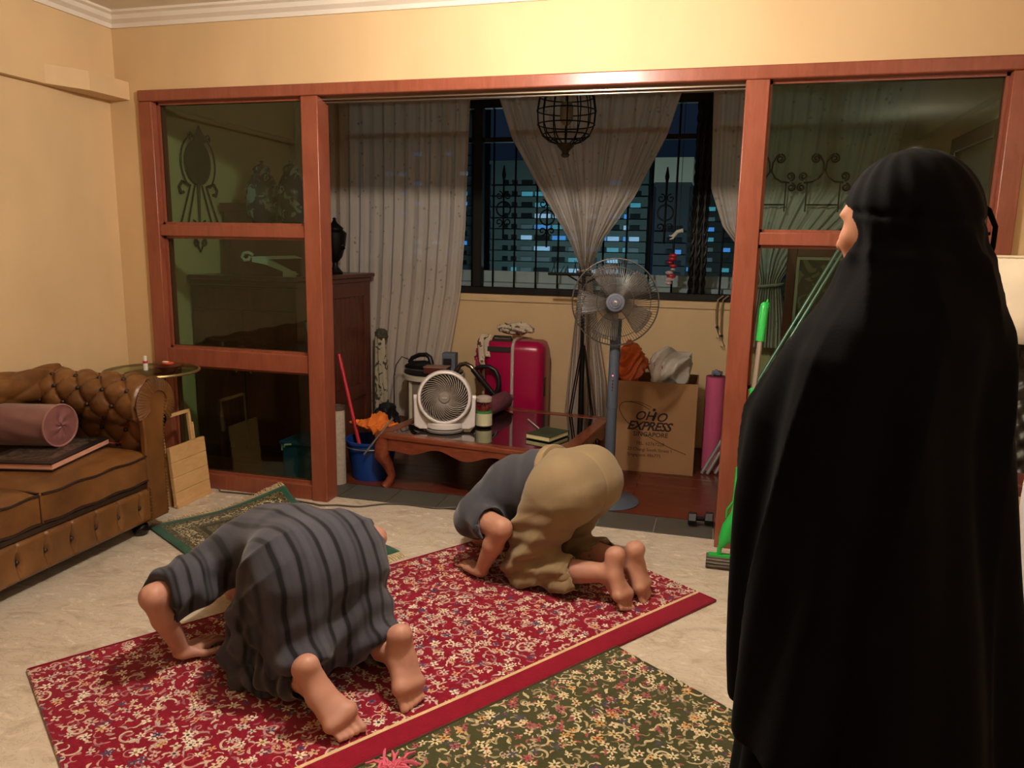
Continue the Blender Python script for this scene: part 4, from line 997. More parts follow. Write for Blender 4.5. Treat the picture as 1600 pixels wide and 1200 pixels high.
# green book, pencil and fuzzy roll
gb = thing('book', 'small green book with cream pages at the corner of the coffee table', 'book', (-.925, 4.275, TZ), math.radians(-20))
MB().box((0, 0, .002), (.165, .22, .004)).box((0, 0, .028), (.165, .22, .004)).box((0, .108, .015), (.165, .004, .03)).build('cover', mat('green_cloth_cover', '#2c3a24', .6), gb, local=True, bevel=.001)
MB().lathe([(.05, .0301), (.05, .0306)], n=28, sx=1, sy=1.1).build('medallion', mat('dark_green_stamp', '#1f2a1a', .5), gb, local=True)
MB().box((0, -.003, .015), (.157, .21, .022)).build('pages', mat('cream_pages', '#d6c898', .8), gb, local=True, smooth=False)
tag(MB().cyl((-1.142, 4.665, TZ+.004), (-1.02, 4.45, TZ+.004), .004, n=6).build('pencil', mat('white_pencil', '#c9c0b4', .4)), 'slim white pen lying on the glass table top', 'pen')
fz = thing('bolster_roll', 'fuzzy maroon roll cushion lying on the table behind the jar', 'cushion', (-1.40, 4.80, TZ))
MB().tube([(-1.425, 4.62, TZ+.062), (-1.42, 4.64, TZ+.062), (-1.38, 4.94, TZ+.062), (-1.375, 4.96, TZ+.062)], [.045, .06, .06, .045], 22).build('sleeve', mat('maroon_fuzz', '#6b3440', .95, var=.3, vscale=50, bump=.9, bscale=120), fz)
MB().tube([(-1.375, 4.95, TZ+.062), (-1.362, 5.03, TZ+.062), (-1.36, 5.05, TZ+.062)], [.03, .026, .02], 14).build('end_grip', mat('grey_plastic', '#7d7672', .45), fz)

# round side table with iron, box and planter
rt = thing('round_stool', 'round side table with white rim and black top by the curtain', 'stool', (-2.0, 5.205, 0))
MB().lathe([(.0001, .515), (.21, .515), (.218, .520), (.218, .53), (.0001, .532)], (-2.0, 5.205, 0), 40).build('top', BLACKP, rt)
MB().lathe([(.224, .475), (.230, .48), (.230, .512), (.222, .516), (.208, .514), (.208, .475)], (-2.0, 5.205, 0), 40).build('rim_band', mat('cream_enamel', '#c9c0aa', .4), rt)
MB().lathe([(.195, .02), (.195, .475)], (-2.0, 5.205, 0), 36).build('drum_wall', mat('taupe_cloth', '#8d8070', .85), rt)
for k in range(4):
    a = PI/4+k*PI/2+.15; MB().cyl((-2.0+.20*math.cos(a), 5.205+.20*math.sin(a), 0), (-2.0+.20*math.cos(a), 5.205+.20*math.sin(a), .48), .014, n=10).build('leg', mat('cream_enamel', '#c9c0aa', .4), rt)
ir = thing('clothes_iron', 'black clothes iron with trailing flex on the round side table', 'iron', (-2.10, 5.17, .533), math.radians(-10))
def sole(z0, k): return [(-.12*k, .045*k), (-.12*k, -.045*k), (.03, -.05*k), (.10, -.025*k), (.135*k, 0), (.10, .025*k), (.03, .05*k)]
MB().prism([(-x, y) for x, y in sole(0, 1)], .008).build('sole_plate', STEEL, ir, local=True, smooth=False)
MB().tube([(.11, 0, .03), (.05, 0, .035), (-.06, 0, .028), (-.12, 0, .018)], [.03, .042, .036, .012], 12).build('body', BLACKP, ir, local=True)
MB().tube([(.105, 0, .05), (.09, 0, .10), (.06, 0, .118), (.0, 0, .112), (-.06, 0, .085), (-.085, 0, .05)], [.02, .019, .017, .017, .016, .016], 10).build('handle', BLACKP, ir, local=True)
MB().tube([(-.09, .0, .07), (-.14, -.02, .09), (-.17, -.05, .03), (-.178, -.07, -.06), (-.17, -.08, -.30)], .004, 6).build('flex', BLACKP, ir, local=True)
wb = thing('wooden_tray', 'flat brown wooden box on the round side table', 'box', (-1.93, 5.09, .533), math.radians(4))
MB().box((0, 0, .022), (.17, .12, .044)).build('body', mat('rosewood', '#5c2a22', .4), wb, local=True, bevel=.003)
MB().box((0, 0, .047), (.175, .125, .008)).build('lid', mat('tan_lid', '#96705a', .45), wb, local=True, bevel=.002)
bb = thing('small_box', 'small slate blue box with black window on the wooden box', 'box', (-1.89, 5.25, .533), math.radians(6))
MB().box((0, 0, .065), (.10, .09, .13)).build('carton', mat('slate_blue_card', '#5c6476', .6), bb, local=True, bevel=.002)
MB().box((-.008, -.046, .058), (.062, .002, .066)).build('window', BLACKP, bb, local=True, smooth=False)
# vacuum cleaner hose and handle
vc = thing('vacuum_handle', 'black loop handle with chrome pipe of a vacuum cleaner by the red suitcase', 'vacuum cleaner', (-1.68, 5.115, 0))
MB().tube([(-1.765, 5.115, .0), (-1.775, 5.115, .30), (-1.795, 5.115, .50), (-1.79, 5.115, .56), (-1.76, 5.115, .60), (-1.72, 5.115, .61), (-1.68, 5.115, .59), (-1.62, 5.115, .53)], .017, 12).build('pipe', mat('chrome', '#9c948c', .15, .95), vc)
MB().tube([(-1.665, 5.115, .575), (-1.60, 5.115, .50), (-1.52, 5.115, .41), (-1.49, 5.115, .385)], [.024, .022, .02, .018], 10).tube([(-1.645, 5.115, .578), (-1.60, 5.115, .595), (-1.545, 5.115, .598), (-1.50, 5.115, .575), (-1.475, 5.115, .53), (-1.47, 5.115, .47), (-1.485, 5.115, .41), (-1.50, 5.115, .385)], [.014, .016, .016, .016, .017, .018, .02, .018], 10).build('handle', BLACKP, vc)
MB().cyl((-1.66, 5.095, .585), (-1.50, 5.095, .405), .006, n=8).build('chrome_strip', mat('chrome', '#9c948c', .15, .95), vc)

# magenta suitcase with cloth
MAG = mat('magenta_shell', '#a00a40', .3, var=.06)
sc = thing('suitcase', 'magenta hard shell suitcase with silver frame standing behind the coffee table', 'suitcase', (-1.395, 5.33, 0))
def shell(x0, x1, name):
    b = MB(); n = 40
    def ring(x, k):
        pts = []; y0, y1, z0, z1, r = 5.19+k, 5.48-k, .05+k, .775-k, .07
        for (cx, cz, a0) in ((y1-r, z1-r, 0), (y0+r, z1-r, 90), (y0+r, z0+r, 180), (y1-r, z0+r, 270)):
            for q in range(7): a = math.radians(a0+q*15); pts.append((x, cx+r*math.cos(a), cz+r*math.sin(a)))
        return pts
    sg = 1 if x1 > x0 else -1
    rs = [ring(x0, 0), ring(x1-sg*.05, 0.0), ring(x1-sg*.02, .012), ring(x1, .045)]; m = len(rs[0]); vs = sum(rs, []); fs = []
    for i in range(3): fs += [(i*m+k, i*m+(k+1) % m, (i+1)*m+(k+1) % m, (i+1)*m+k) for k in range(m)]
    fs += [tuple(range(m)), tuple(3*m+k for k in range(m))]; b.add(vs, fs)
    for z in (.25, .45, .65): b.tube([(x0+(x1-sg*.06-x0)*t, 5.188, z) for t in (0, 1)], .005, 6) if False else None
    b.build(name, MAG, sc, angle=50)
shell(-1.385, -1.175, 'shell'); shell(-1.405, -1.615, 'shell')
bm_ = MB(); r = .075; pts = []
for (cx, cz, a0) in ((5.485-r, .78-r, 0), (5.185+r, .78-r, 90), (5.185+r, .045+r, 180), (5.485-r, .045+r, 270)):
    for q in range(7): a = math.radians(a0+q*15); pts.append((-1.395, cx+r*math.cos(a), cz+r*math.sin(a)))
bm_.tube(pts, .012, 8, closed=True); bm_.build('frame_band', mat('satin_silver', '#b9aaa4', .4), sc)
MB().bx(-1.56, -1.42, 5.23, 5.28, .765, .785).tube([(-1.56, 5.255, .78), (-1.55, 5.255, .80), (-1.43, 5.255, .80), (-1.42, 5.255, .78)], .009, 8).bx(-1.58, -1.41, 5.178, 5.19, .70, .735).build('handle', mat('dark_grip', '#2a2426', .4), sc)
MB().bx(-1.18, -1.168, 5.25, 5.30, .38, .52).build('side_grip', BLACKP, sc, bevel=.003)
for x in (-1.22, -1.57):
    for y in (5.24, 5.43): MB().cyl((x-.012, y, .025), (x+.012, y, .025), .025, n=14).bx(x-.016, x+.016, y-.012, y+.012, .025, .06).build('wheel', BLACKP, sc)
def crumple(c, r, amp, seed, h=.012, lo=None, k=9):
    S = SDF(np.array(c)-np.array(r)-.05, np.array(c)+np.array(r)+.05, h); S.ell(c, r, 0.)
    V, Q = S.mesh(); V = laplace(V, Q, 1); N = normals(V, Q); R = np.random.default_rng(seed)
    d = np.zeros(len(V)); sc_ = 1/np.mean(r)
    for i in range(k):
        w = R.normal(size=3)*sc_*(1.2+i*.55); d += (ridge(V@w+R.uniform(0, 6), 1.6)-.45)*amp*(1-.07*i)
    V = V+N*d[:, None]
    if lo is not None: V[:, 2] = np.maximum(V[:, 2], lo+.001*np.sin(V[:, 0]*90))
    b = MB(); b.v = [Vector(p) for p in V]; b.f = [tuple(q) for q in Q.tolist()]; b.mi = [0]*len(b.f); return b
cl = thing('cloth_bag', 'cream and tan floral cloth with magenta pouch draped over the suitcase top', 'cloth', (-1.45, 5.33, .80))
g = G('cream_floral_cloth'); co = g.coord(); g.set(g.mix(g.m('GREATER_THAN', g.noise(co, 22, 3, dist=1.), .6), lin('#c9b8a0'), lin('#5c4436')), .9); CRF = g.mat
crumple((-1.41, 5.32, .855), (.15, .10, .055), .012, 3, .009, .802).build('bundle', CRF, cl, angle=80)
for x, l in ((-1.61, .22), (-1.57, .16)):
    MB().grid(lambda u, v: (x-.02+.04*u-.02*math.sin(3*v), 5.178-.006*math.sin(7*v), .82-l*v), 4, 12).build('strap', CRF, cl, thick=.004)
crumple((-1.662, 5.25, .62), (.035, .07, .17), .012, 9, .009).build('pouch', mat('magenta_cloth', '#8a0f40', .8), cl, angle=80)

# ------------------------------------------------------------------ pedestal fan
pf = thing('pedestal_fan', 'grey pedestal fan with round wire guard standing on the balcony', 'fan', (-.545, 4.215, 0))
BLUEG = mat('blue_grey_plastic', '#4a5260', .4, var=.05)
MB().lathe([(.175, 0), (.178, .01), (.165, .022), (.05, .04), (.035, .05)], (-.545, 4.215, 0), 44).build('base', BLUEG, pf)
MB().cyl((-.545, 4.215, .04), (-.545, 4.215, .58), .030, .030, 18).build('lower_pole', BLUEG, pf)
MB().tube([(-.545, 4.215, .56), (-.545, 4.215, .60), (-.54, 4.215, .98), (-.54, 4.225, 1.06)], [.034, .030, .030, .030], 16).build('control_column', BLUEG, pf)
for k in range(4): MB().ball((-.543, 4.1845, .715-.018*k), .004, 8, 5).build('control_button', BLACKP, pf)
MB().ball((-.543, 4.1845, .745), .0045, 8, 5).build('power_light', emis('pink_led', '#ff5a7a', 3), pf)
HM = Matrix.Translation((-.545, 4.17, 1.155)) @ Matrix.Rotation(math.radians(8), 4, 'Z') @ Matrix.Rotation(PI/2-.06, 4, 'X')
MB(HM).lathe([(.04, -.22), (.062, -.20), (.066, -.10), (.05, -.07)], n=24).build('motor_housing', BLUEG, pf)
MB(HM).lathe([(.0001, .062), (.02, .062), (.022, .058), (.034, .057), (.036, .052), (.050, .050), (.052, .03), (.04, .0)], n=32).build('hub_cap', mat('hub_blue_grey', '#5e6270', .35), pf)
MB(HM).lathe([(.0001, .066), (.009, .064), (.010, .062)], n=14).build('hub_badge', mat('silver_badge', '#c4c0bc', .2, .8), pf)
gd = MB(HM)
for k in range(96):
    a = 2*PI*k/96
    for sg_, zz in ((1, .055), (-1, -.09)):
        gd.tube([((.05+.185*t)*math.cos(a+.12*t), (.05+.185*t)*math.sin(a+.12*t), zz*(1-t**3)+(.0 if sg_ > 0 else 0)) for t in (0, .3, .6, .85, 1)], .0014, 3, caps=False)
for rr, z in ((.235, 0), (.235, -.008), (.19, .028), (.10, .050)): gd.tube([(rr*math.cos(a), rr*math.sin(a), z) for a in np.linspace(0, 2*PI, 65)[:-1]], .004 if rr > .2 else .0022, 5, closed=True)
gd.build('wire_guard', mat('guard_grey', '#4c4844', .35, .4), pf)
gfb = G('smoky_blade'); gfb.set(lin('#7a746e'), .3, Alpha=.5)
for k in range(5):
    a = 2*PI*k/5+.3
    MB(HM).grid(lambda u, v: ((.045+.165*u)*math.cos(a+(.95-.25*u)*v), (.045+.165*u)*math.sin(a+(.95-.25*u)*v), -.055+.055*v), 8, 8).build('blade', gfb.mat, pf, thick=.002)

# ------------------------------------------------------------------ cardboard box with bags
def cardboard():
    g = G('cardboard'); co = g.coord(); n = g.noise(co, 4, 3)
    g.set(g.mix(n, lin('#8f6a48'), lin('#a57c57')), .8, spec=.2); g.bump(g.noise(g.vm('MULTIPLY', co, (60, 60, 2)), 3, 2), .08, .002); return g.mat
CARD = cardboard()
bxr = math.radians(1.5)
cb = thing('cardboard_box', 'open brown cardboard box with printed lettering beside the pedestal fan', 'box', (-.36, 5.06, 0), bxr)
BW, BD, BH = .53, .40, .605
MB().bx(-BW/2, BW/2, -BD/2, -BD/2+.005, 0, BH).build('front_panel', CARD, cb, local=True, smooth=False)
MB().bx(-BW/2, BW/2, BD/2-.005, BD/2, 0, BH).build('back_panel', CARD, cb, local=True, smooth=False)
MB().bx(-BW/2, -BW/2+.005, -BD/2+.005, BD/2-.005, 0, BH).build('side_panel', CARD, cb, local=True, smooth=False)
MB().bx(BW/2-.005, BW/2, -BD/2+.005, BD/2-.005, 0, BH).build('side_panel', CARD, cb, local=True, smooth=False)
MB().bx(-BW/2+.005, BW/2-.005, -BD/2+.005, BD/2-.005, 0, .006).build('bottom_panel', CARD, cb, local=True, smooth=False)
MB(Matrix.Translation((BW/2, 0, BH)) @ Matrix.Rotation(.25, 4, 'Y')).bx(0, .004, -BD/2+.01, BD/2-.01, -.10, .0).build('flap', CARD, cb, local=True, smooth=False)
INK = mat('dark_brown_ink', '#241511', .8)
FMx = lambda x, z: Matrix.Translation((x, -BD/2-.0012, z)) @ Matrix.Rotation(PI/2, 4, 'X')
text_part('OH', .082, INK, cb, FMx(-.125, .355), .35, .0012); text_part('i', .082, INK, cb, FMx(-.012, .352), .35, .0012); text_part('O', .082, INK, cb, FMx(.012, .350), .35, .0012)
text_part('EXPRESS', .080, INK, cb, FMx(-.17, .288), .35, .0022, spacing=.92); text_part('SINGAPORE', .042, INK, cb, FMx(-.128, .246), .05, .0005, spacing=1.0)
text_part('TEL. 62767228', .030, INK, cb, FMx(-.108, .188), 0, 0.); text_part('23 Changi South Street 1', .030, INK, cb, FMx(-.16, .148), 0, 0., spacing=.95); text_part('Singapore 486775', .030, INK, cb, FMx(-.16, .110), 0, 0.)
sw = MB(); yb = -BD/2-.001
curve = [(-.03, .425), (-.09, .455), (-.15, .468), (-.20, .462), (-.222, .435), (-.215, .395), (-.18, .345), (-.12, .295), (-.04, .252), (.04, .213), (.12, .178), (.215, .145)]
def smooth_curve(c, n=6):
    out = []
    for i in range(len(c)-1):
        p0, p1, p2, p3 = [np.array(c[max(0, min(len(c)-1, j))]) for j in (i-1, i, i+1, i+2)]
        for k in range(n):
            t = k/n; out.append(.5*((2*p1)+(-p0+p2)*t+(2*p0-5*p1+4*p2-p3)*t*t+(-p0+3*p1-3*p2+p3)*t**3))
    out.append(np.array(c[-1])); return out
sw.tube([(p[0], yb, p[1]) for p in smooth_curve(curve)], [.0018]*(6*11+1), 5); sw.tube([(p[0], yb, p[1]) for p in smooth_curve([(-.19, .468), (-.10, .47), (-.02, .442)])], .0016, 5)
sw.lathe([(.0001, 0), (.010, 0), (.010, .001)], (.0, yb, .425), 14, Matrix.Rotation(PI/2, 4, 'X')); sw.build('swoosh_print', INK, cb, local=True)
def plastic(name, c, c2, thr=.62):
    g = G(name); co = g.coord(); g.set(g.mix(g.m('GREATER_THAN', g.noise(co, 9, 1, dist=.6), thr), lin(c), lin(c2)), .28, spec=.5, Transmission_Weight=0., Alpha=1.0); g.bump(g.noise(co, 30, 4), .5, .01); return g.mat
tag(crumple((-.535, 5.03, .68), (.105, .12, .175), .030, 21, .010, None, 4).build('plastic_bag', plastic('orange_plastic_bag', '#d0602a', '#8a2a1c', .62), angle=80), 'crumpled orange plastic bag sticking out of the cardboard box', 'plastic bag', 'plastic bags in the cardboard box')
tag(crumple((-.285, 5.05, .66), (.155, .14, .165), .034, 35, .010, None, 4).build('plastic_bag', plastic('white_plastic_bag', '#d6cdc6', '#a02a2e', .67), angle=80), 'crumpled white plastic bag with red print in the cardboard box', 'plastic bag', 'plastic bags in the cardboard box')
# pink roll, poles, dumbbell, cords
ym = thing('foam_roll', 'tall pink foam mat roll standing beside the cardboard box', 'mat roll', (.015, 5.08, 0))
PINKF = mat('pink_foam', '#bd5078', .85, bump=.2)
sp_ = []
for k in range(110):
    a = k*.24; r_ = .016+.0019*k*.24; sp_.append((.015+r_*math.cos(a), 5.08+r_*math.sin(a)))
MB().cyl((.015, 5.08, 0), (.015, 5.08, .63), .062, n=32).build('roll', PINKF, ym)
MB().tube([(x, y, .632) for x, y in sp_], .0025, 4).build('spiral_edge', mat('dark_pink', '#7c2a48', .8), ym)
crumple((.02, 5.08, .655), (.045, .045, .025), .008, 5, .007, .63).build('wrapped_cloth', mat('blue_grey_cloth', '#6c7280', .8), ym, angle=80)
TUBE = mat('pale_teal_tube', '#9fb0a8', .3, .5)
for k, (a, b_) in enumerate((((-.035, 4.93, .012), (.72, 5.18, 1.50)), ((.0, 4.93, .012), (.755, 5.20, 1.50)), ((.05, 4.95, .012), (.80, 5.22, 1.46)))):
    tag(MB().cyl(a, b_, .011, n=10).build('metal_pole', TUBE), ('leftmost', 'middle', 'rightmost')[k]+' of three long pale metal poles leaning behind the right glass screen', 'pole', 'leaning metal poles')
db = thing('dumbbell', 'small black dumbbell lying on the slate tiles by the right post', 'dumbbell', (-.0, 3.96, .010))
for x in (-.055, .03): MB().lathe([(.030, -.022), (.036, -.018), (.036, .018), (.030, .022)], (x-.005, 3.95+(x+.055)*.3, .046), 6, Matrix.Rotation(PI/2, 4, 'Y') @ Matrix.Rotation(PI/6, 4, 'Z')).build('weight', BLACKP, db, smooth=False)
MB().cyl((-.055, 3.95, .046), (.03, 3.975, .046), .012, n=12).build('grip', BLACKP, db)
CORD = mat('tan_elastic', '#8c7458', .7)
for x, zl, lab in ((.0, .885, 'shorter'), (.035, .825, 'longer')):
    t = thing('bungee_cord', lab+' tan elastic cord with a wire hook hanging from the window frame', 'cord', (x, 5.55, zl), group='bungee cords')
    MB().tube([(x+.03, 5.555, 1.13), (x-.005, 5.55, 1.10), (x-.012, 5.555, 1.02), (x-.006, 5.565, zl+.05), (x, 5.565, zl+.03)], .006, 8).build('cord', CORD, t)
    MB().ball((x, 5.565, zl+.022), .011, 8, 6).build('knot', BLACKP, t)
    MB().tube([(x, 5.565, zl+.02), (x+.004, 5.565, zl-.01), (x+.018, 5.565, zl-.035), (x+.022, 5.565, zl-.05), (x+.012, 5.565, zl-.062), (x-.002, 5.565, zl-.052)], .003, 6).build('hook', STEEL, t)
# tripod stand with spiked basket
ts = thing('tripod_stand', 'slim black tripod stand with spiky metal top in front of the window', 'stand', (-.875, 5.10, 0))
MB().cyl((-.875, 5.10, .30), (-.885, 5.10, 1.26), .012, n=10).build('pole', BLACKM, ts)
MB().cyl((-.875, 5.10, .0), (-.875, 5.10, .78), .018, n=10).build('sleeve', BLACKM, ts)
for a in (-2.0, -.75, 1.6):
    MB().tube([(-.875+.018*math.cos(a), 5.10+.018*math.sin(a), .79), (-.875+.22*math.cos(a), 5.10+.22*math.sin(a), .008)], .006, 6).tube([(-.875+.012*math.cos(a+.5), 5.10+.012*math.sin(a+.5), .77), (-.875+.19*math.cos(a), 5.10+.19*math.sin(a), .008)], .005, 6).build('leg', BLACKM, ts)
b = MB(); b.tube([(-1.13, 5.10, 1.265), (-.62, 5.10, 1.265)], .010, 8); b.tube([(-.885, 5.10, 1.20), (-1.0, 5.10, 1.262)], .006, 6); b.tube([(-.885, 5.10, 1.20), (-.77, 5.10, 1.262)], .006, 6)
for k in range(16):
    x = -1.11+.03*k; b.tube([(x, 5.10, 1.265), (x+random.uniform(-.03, .03), 5.10+random.uniform(-.03, .03), 1.265+random.uniform(.05, .10))], [.004, .002], 5)
b.build('spiked_top', BLACKM, ts)

# ------------------------------------------------------------------ buckets and sticks by the left post
BLUEB = mat('blue_bucket_plastic', '#123a86', .4, var=.08)
bk_ = thing('bucket', 'blue plastic bucket beside the leg of the coffee table', 'bucket', (-2.035, 4.22, 0))
MB().lathe([(.0001, .004), (.115, .004), (.12, .0), (.155, .235), (.165, .24), (.165, .252), (.150, .252), (.112, .012), (.0001, .012)], (-2.035, 4.22, 0), 36).build('shell', BLUEB, bk_)
MB().tube([(-2.035+.166*math.cos(a), 4.22+.166*math.sin(a), .215-.03*math.sin((a-PI)*1.0)*0) for a in np.linspace(PI, 2*PI, 20)], .004, 6).build('bail', STEEL, bk_)
tag(crumple((-2.03, 4.26, .335), (.165, .12, .06), .022, 44, .009, .262).build('cleaning_cloth', mat('orange_cloth', '#d06a1e', .85, bump=.3), angle=80), 'orange cloth heaped on top of the blue bucket', 'cloth')
tu = thing('poster_tube', 'grey white cardboard tube standing between the post and the bucket', 'tube', (-2.165, 4.04, 0))
MB().lathe([(.044, 0), (.044, .46), (.040, .46), (.040, .01)], (-2.168, 4.035, 0), 24).build('wall', mat('speckled_card', '#a89c8c', .8, var=.3, vscale=60), tu)
MB().lathe([(.046, .46), (.046, .485), (.038, .487), (.036, .478)], (-2.168, 4.035, 0), 24).build('rim', mat('brown_rim', '#4c3a2e', .6), tu)
tag(MB().tube([(-2.275, 4.27, .76), (-2.05, 4.17, .02)], .012, 10).build('broom_stick', mat('red_plastic', '#b01e2e', .4)), 'red plastic pole standing in the blue bucket', 'pole')
tag(MB().tube([(-1.80, 4.015, .44), (-1.995, 4.03, .20)], .0065, 8).build('steel_rod', STEEL), 'thin steel rod leaning across the blue bucket towards the table', 'rod')
tag(crumple((-2.16, 4.72, .2), (.11, .13, .19), .02, 61, .012, .002).build('carrier_bag', mat('black_bag_cloth', '#0d0d10', .5), angle=80), 'slumped black bag on the floor behind the orange cloth', 'bag')
fbg = thing('floral_bag', 'tall white floral fabric bag standing between the cabinet and the curtain', 'bag', (-2.47, 5.31, 0))
gfl = G('leaf_print_fabric'); co = gfl.coord(); gfl.set(gfl.mix(gfl.m('GREATER_THAN', gfl.noise(co, 16, 3, dist=1.5), .56), lin('#b3a68e'), lin('#3c4030')), .85)
MB().grid(lambda u, v: (-2.47+(.06-.02*v+.006*math.sin(6*2*PI*u+5*v))*math.cos(2*PI*u), 5.31+(.06-.02*v+.006*math.sin(6*2*PI*u+5*v))*math.sin(2*PI*u), .75*v), 60, 24, True).build('body', gfl.mat, fbg)
crumple((-2.47, 5.31, .76), (.06, .06, .055), .012, 71, .008).build('gathered_top', mat('olive_cloth', '#4c4636', .8), fbg, angle=80)
tag(MB().tube([(p[0], p[1], .006 if i else .03) for i, p in enumerate(smooth_curve([(-2.75, 3.66), (-2.55, 3.672), (-2.42, 3.665), (-2.15, 3.645), (-2.07, 3.63), (-1.98, 3.66), (-1.86, 3.675), (-1.74, 3.76), (-1.62, 3.79), (-1.45, 3.785), (-1.33, 3.83), (-1.2, 3.86), (-.95, 3.9)], 8))], .005, 6).build('power_cable', mat('grey_cable', '#4a4038', .6)), 'grey power cable snaking over the marble from the screen to the table', 'cable')

# ------------------------------------------------------------------ behind the left glass: cabinet and ornaments
cab = thing('cabinet', 'tall dark wooden cabinet with grooved side behind the left glass screen', 'cabinet', (-2.965, 4.82, 0))
CX0, CX1, CY0, CY1 = -3.35, -2.58, 4.29, 5.35
MB().bx(CX0, CX1-.014, CY0+.014, CY1, .0, 1.165).build('carcass', DARKWOOD, cab, smooth=False)
MB().prism([(CX0, CY0-.03), (CX1+.035, CY0-.03), (CX1+.035, CY1+.03), (CX0, CY1+.03)], .028, Matrix.Translation((0, 0, 1.197))).prism([(CX0, CY0-.012), (CX1+.015, CY0-.012), (CX1+.015, CY1+.012), (CX0, CY1+.012)], .034, Matrix.Translation((0, 0, 1.163))).build('cornice', DARKWOOD, cab, bevel=.006)
for y0, y1 in ((CY0, CY0+.10), (CY1-.10, CY1)): MB().bx(CX1-.014, CX1+.006, y0, y1, 0, 1.163).build('stile', DARKWOOD, cab, smooth=False, bevel=.002)
for z0, z1 in ((.0, .10), (.30, .40), (1.06, 1.163)): MB().bx(CX1-.014, CX1+.006, CY0+.10, CY1-.10, z0, z1).build('side_rail', DARKWOOD, cab, smooth=False, bevel=.002)
ns = 12; w_ = (CY1-CY0-.20)/ns
for k in range(ns): MB().bx(CX1-.014, CX1-.004, CY0+.10+k*w_+.004, CY0+.10+(k+1)*w_-.004, .40, 1.06).build('slat', DARKWOOD, cab, smooth=False, bevel=.003)
MB().bx(CX1-.014, CX1-.008, CY0+.10, CY1-.10, .10, .30).build('lower_panel', DARKWOOD, cab, smooth=False)
for x0, x1 in ((CX0+.01, -2.975), (-2.965, CX1-.01)):
    d_ = MB().bx(x0, x1, CY0-.004, CY0+.014, .08, 1.0).build('door', DARKWOOD, cab, smooth=False, bevel=.003)
    MB().ball(((x1-.05) if x1 < -2.9 else (x0+.05), CY0-.016, .6), .014, 10, 7).build('knob', mat('aged_brass', '#6c5430', .4, .8), d_)
MB().bx(CX0+.01, CX1-.01, CY0-.004, CY0+.014, 1.012, 1.15).build('drawer', DARKWOOD, cab, smooth=False, bevel=.003)
ch = thing('chest', 'plain dark wooden chest standing on the tall cabinet', 'chest', (-2.97, 4.9, 1.225))
MB().bx(-3.31, -2.82, 4.62, 5.15, 1.2252, 1.64).build('body', DARKWOOD, ch, smooth=False, bevel=.004)
MB().bx(-3.33, -2.80, 4.60, 5.17, 1.64, 1.70).build('lid', DARKWOOD, ch, smooth=False, bevel=.006)
tag(MB().bx(-3.10, -2.60, 4.40, 4.59, 1.2252, 1.56).build('plinth', DARKWOOD, smooth=False, bevel=.004), 'dark wooden plinth under the two blue and white jars', 'plinth')
g = G('blue_white_china'); co = g.coord(); n_ = g.noise(co, 14, 4, dist=1.2); g.set(g.mix(g.m('GREATER_THAN', n_, .44), lin('#8a949c'), lin('#1a2440')), .12, spec=.6)
for k, (x, r_) in enumerate(((-2.915, .115), (-2.70, .098))):
    v_ = thing('china_jar', ('larger left', 'smaller right')[k]+' blue and white china jar seen through the left glass screen', 'jar', (x, 4.49, 1.561), group='china jars')
    MB().lathe([(.06, 0), (.075, .01), (r_*.9, .06), (r_, .16), (r_*.95, .23), (r_*.6, .30), (.05, .315), (.05, .335)], (x, 4.49, 1.561), 28).build('body', g.mat, v_)
    MB().lathe([(.058, .335), (.055, .35), (.03, .37), (.012, .38), (.015, .395), (.0001, .40)], (x, 4.49, 1.561), 20).build('lid', g.mat, v_)
ur = thing('metal_urn', 'dark metal urn with spout on the cabinet beside the left post', 'urn', (-2.675, 5.0, 1.2255))
MB().lathe([(.05, 0), (.055, .01), (.02, .05), (.018, .08), (.05, .12), (.075, .20), (.085, .29), (.06, .31), (.062, .325), (.02, .36), (.01, .38), (.014, .39), (.0001, .40)], (-2.675, 5.0, 1.2255), 24).build('body', BLACKM, ur)
MB().tube([(-2.63, 5.0, 1.44), (-2.60, 4.98, 1.40), (-2.585, 4.97, 1.41)], .008, 8).ball((-2.605, 4.98, 1.425), .014, 8, 6).build('spout', BLACKM, ur)
MB().tube([(-2.78, 5.0, 1.50), (-2.81, 5.0, 1.47), (-2.80, 5.0, 1.40), (-2.775, 5.0, 1.38)], .007, 8).build('handle', BLACKM, ur)
br_ = thing('white_bracket', 'white plastic bracket lying along the cabinet top behind the glass', 'bracket', (-2.80, 4.33, 1.2255))
WP2 = mat('matt_white_plastic', '#c4c4b8', .5)
MB().tube([(-2.90, 4.33, 1.36), (-2.93, 4.33, 1.375), (-2.965, 4.33, 1.37), (-2.98, 4.33, 1.345), (-2.96, 4.33, 1.325), (-2.93, 4.33, 1.33), (-2.92, 4.33, 1.35)], .010, 8).build('loop', WP2, br_)
MB().prism([(-2.90, 1.315), (-2.90, 1.35), (-2.60, 1.362), (-2.55, 1.345), (-2.78, 1.335), (-2.60, 1.255), (-2.58, 1.2405), (-2.68, 1.26), (-2.80, 1.30)], .03, Matrix.Translation((0, 4.345, 0)) @ Matrix.Rotation(PI/2, 4, 'X')).bx(-2.68, -2.60, 4.315, 4.345, 1.2258, 1.262).build('arm', WP2, br_, smooth=False, bevel=.003)
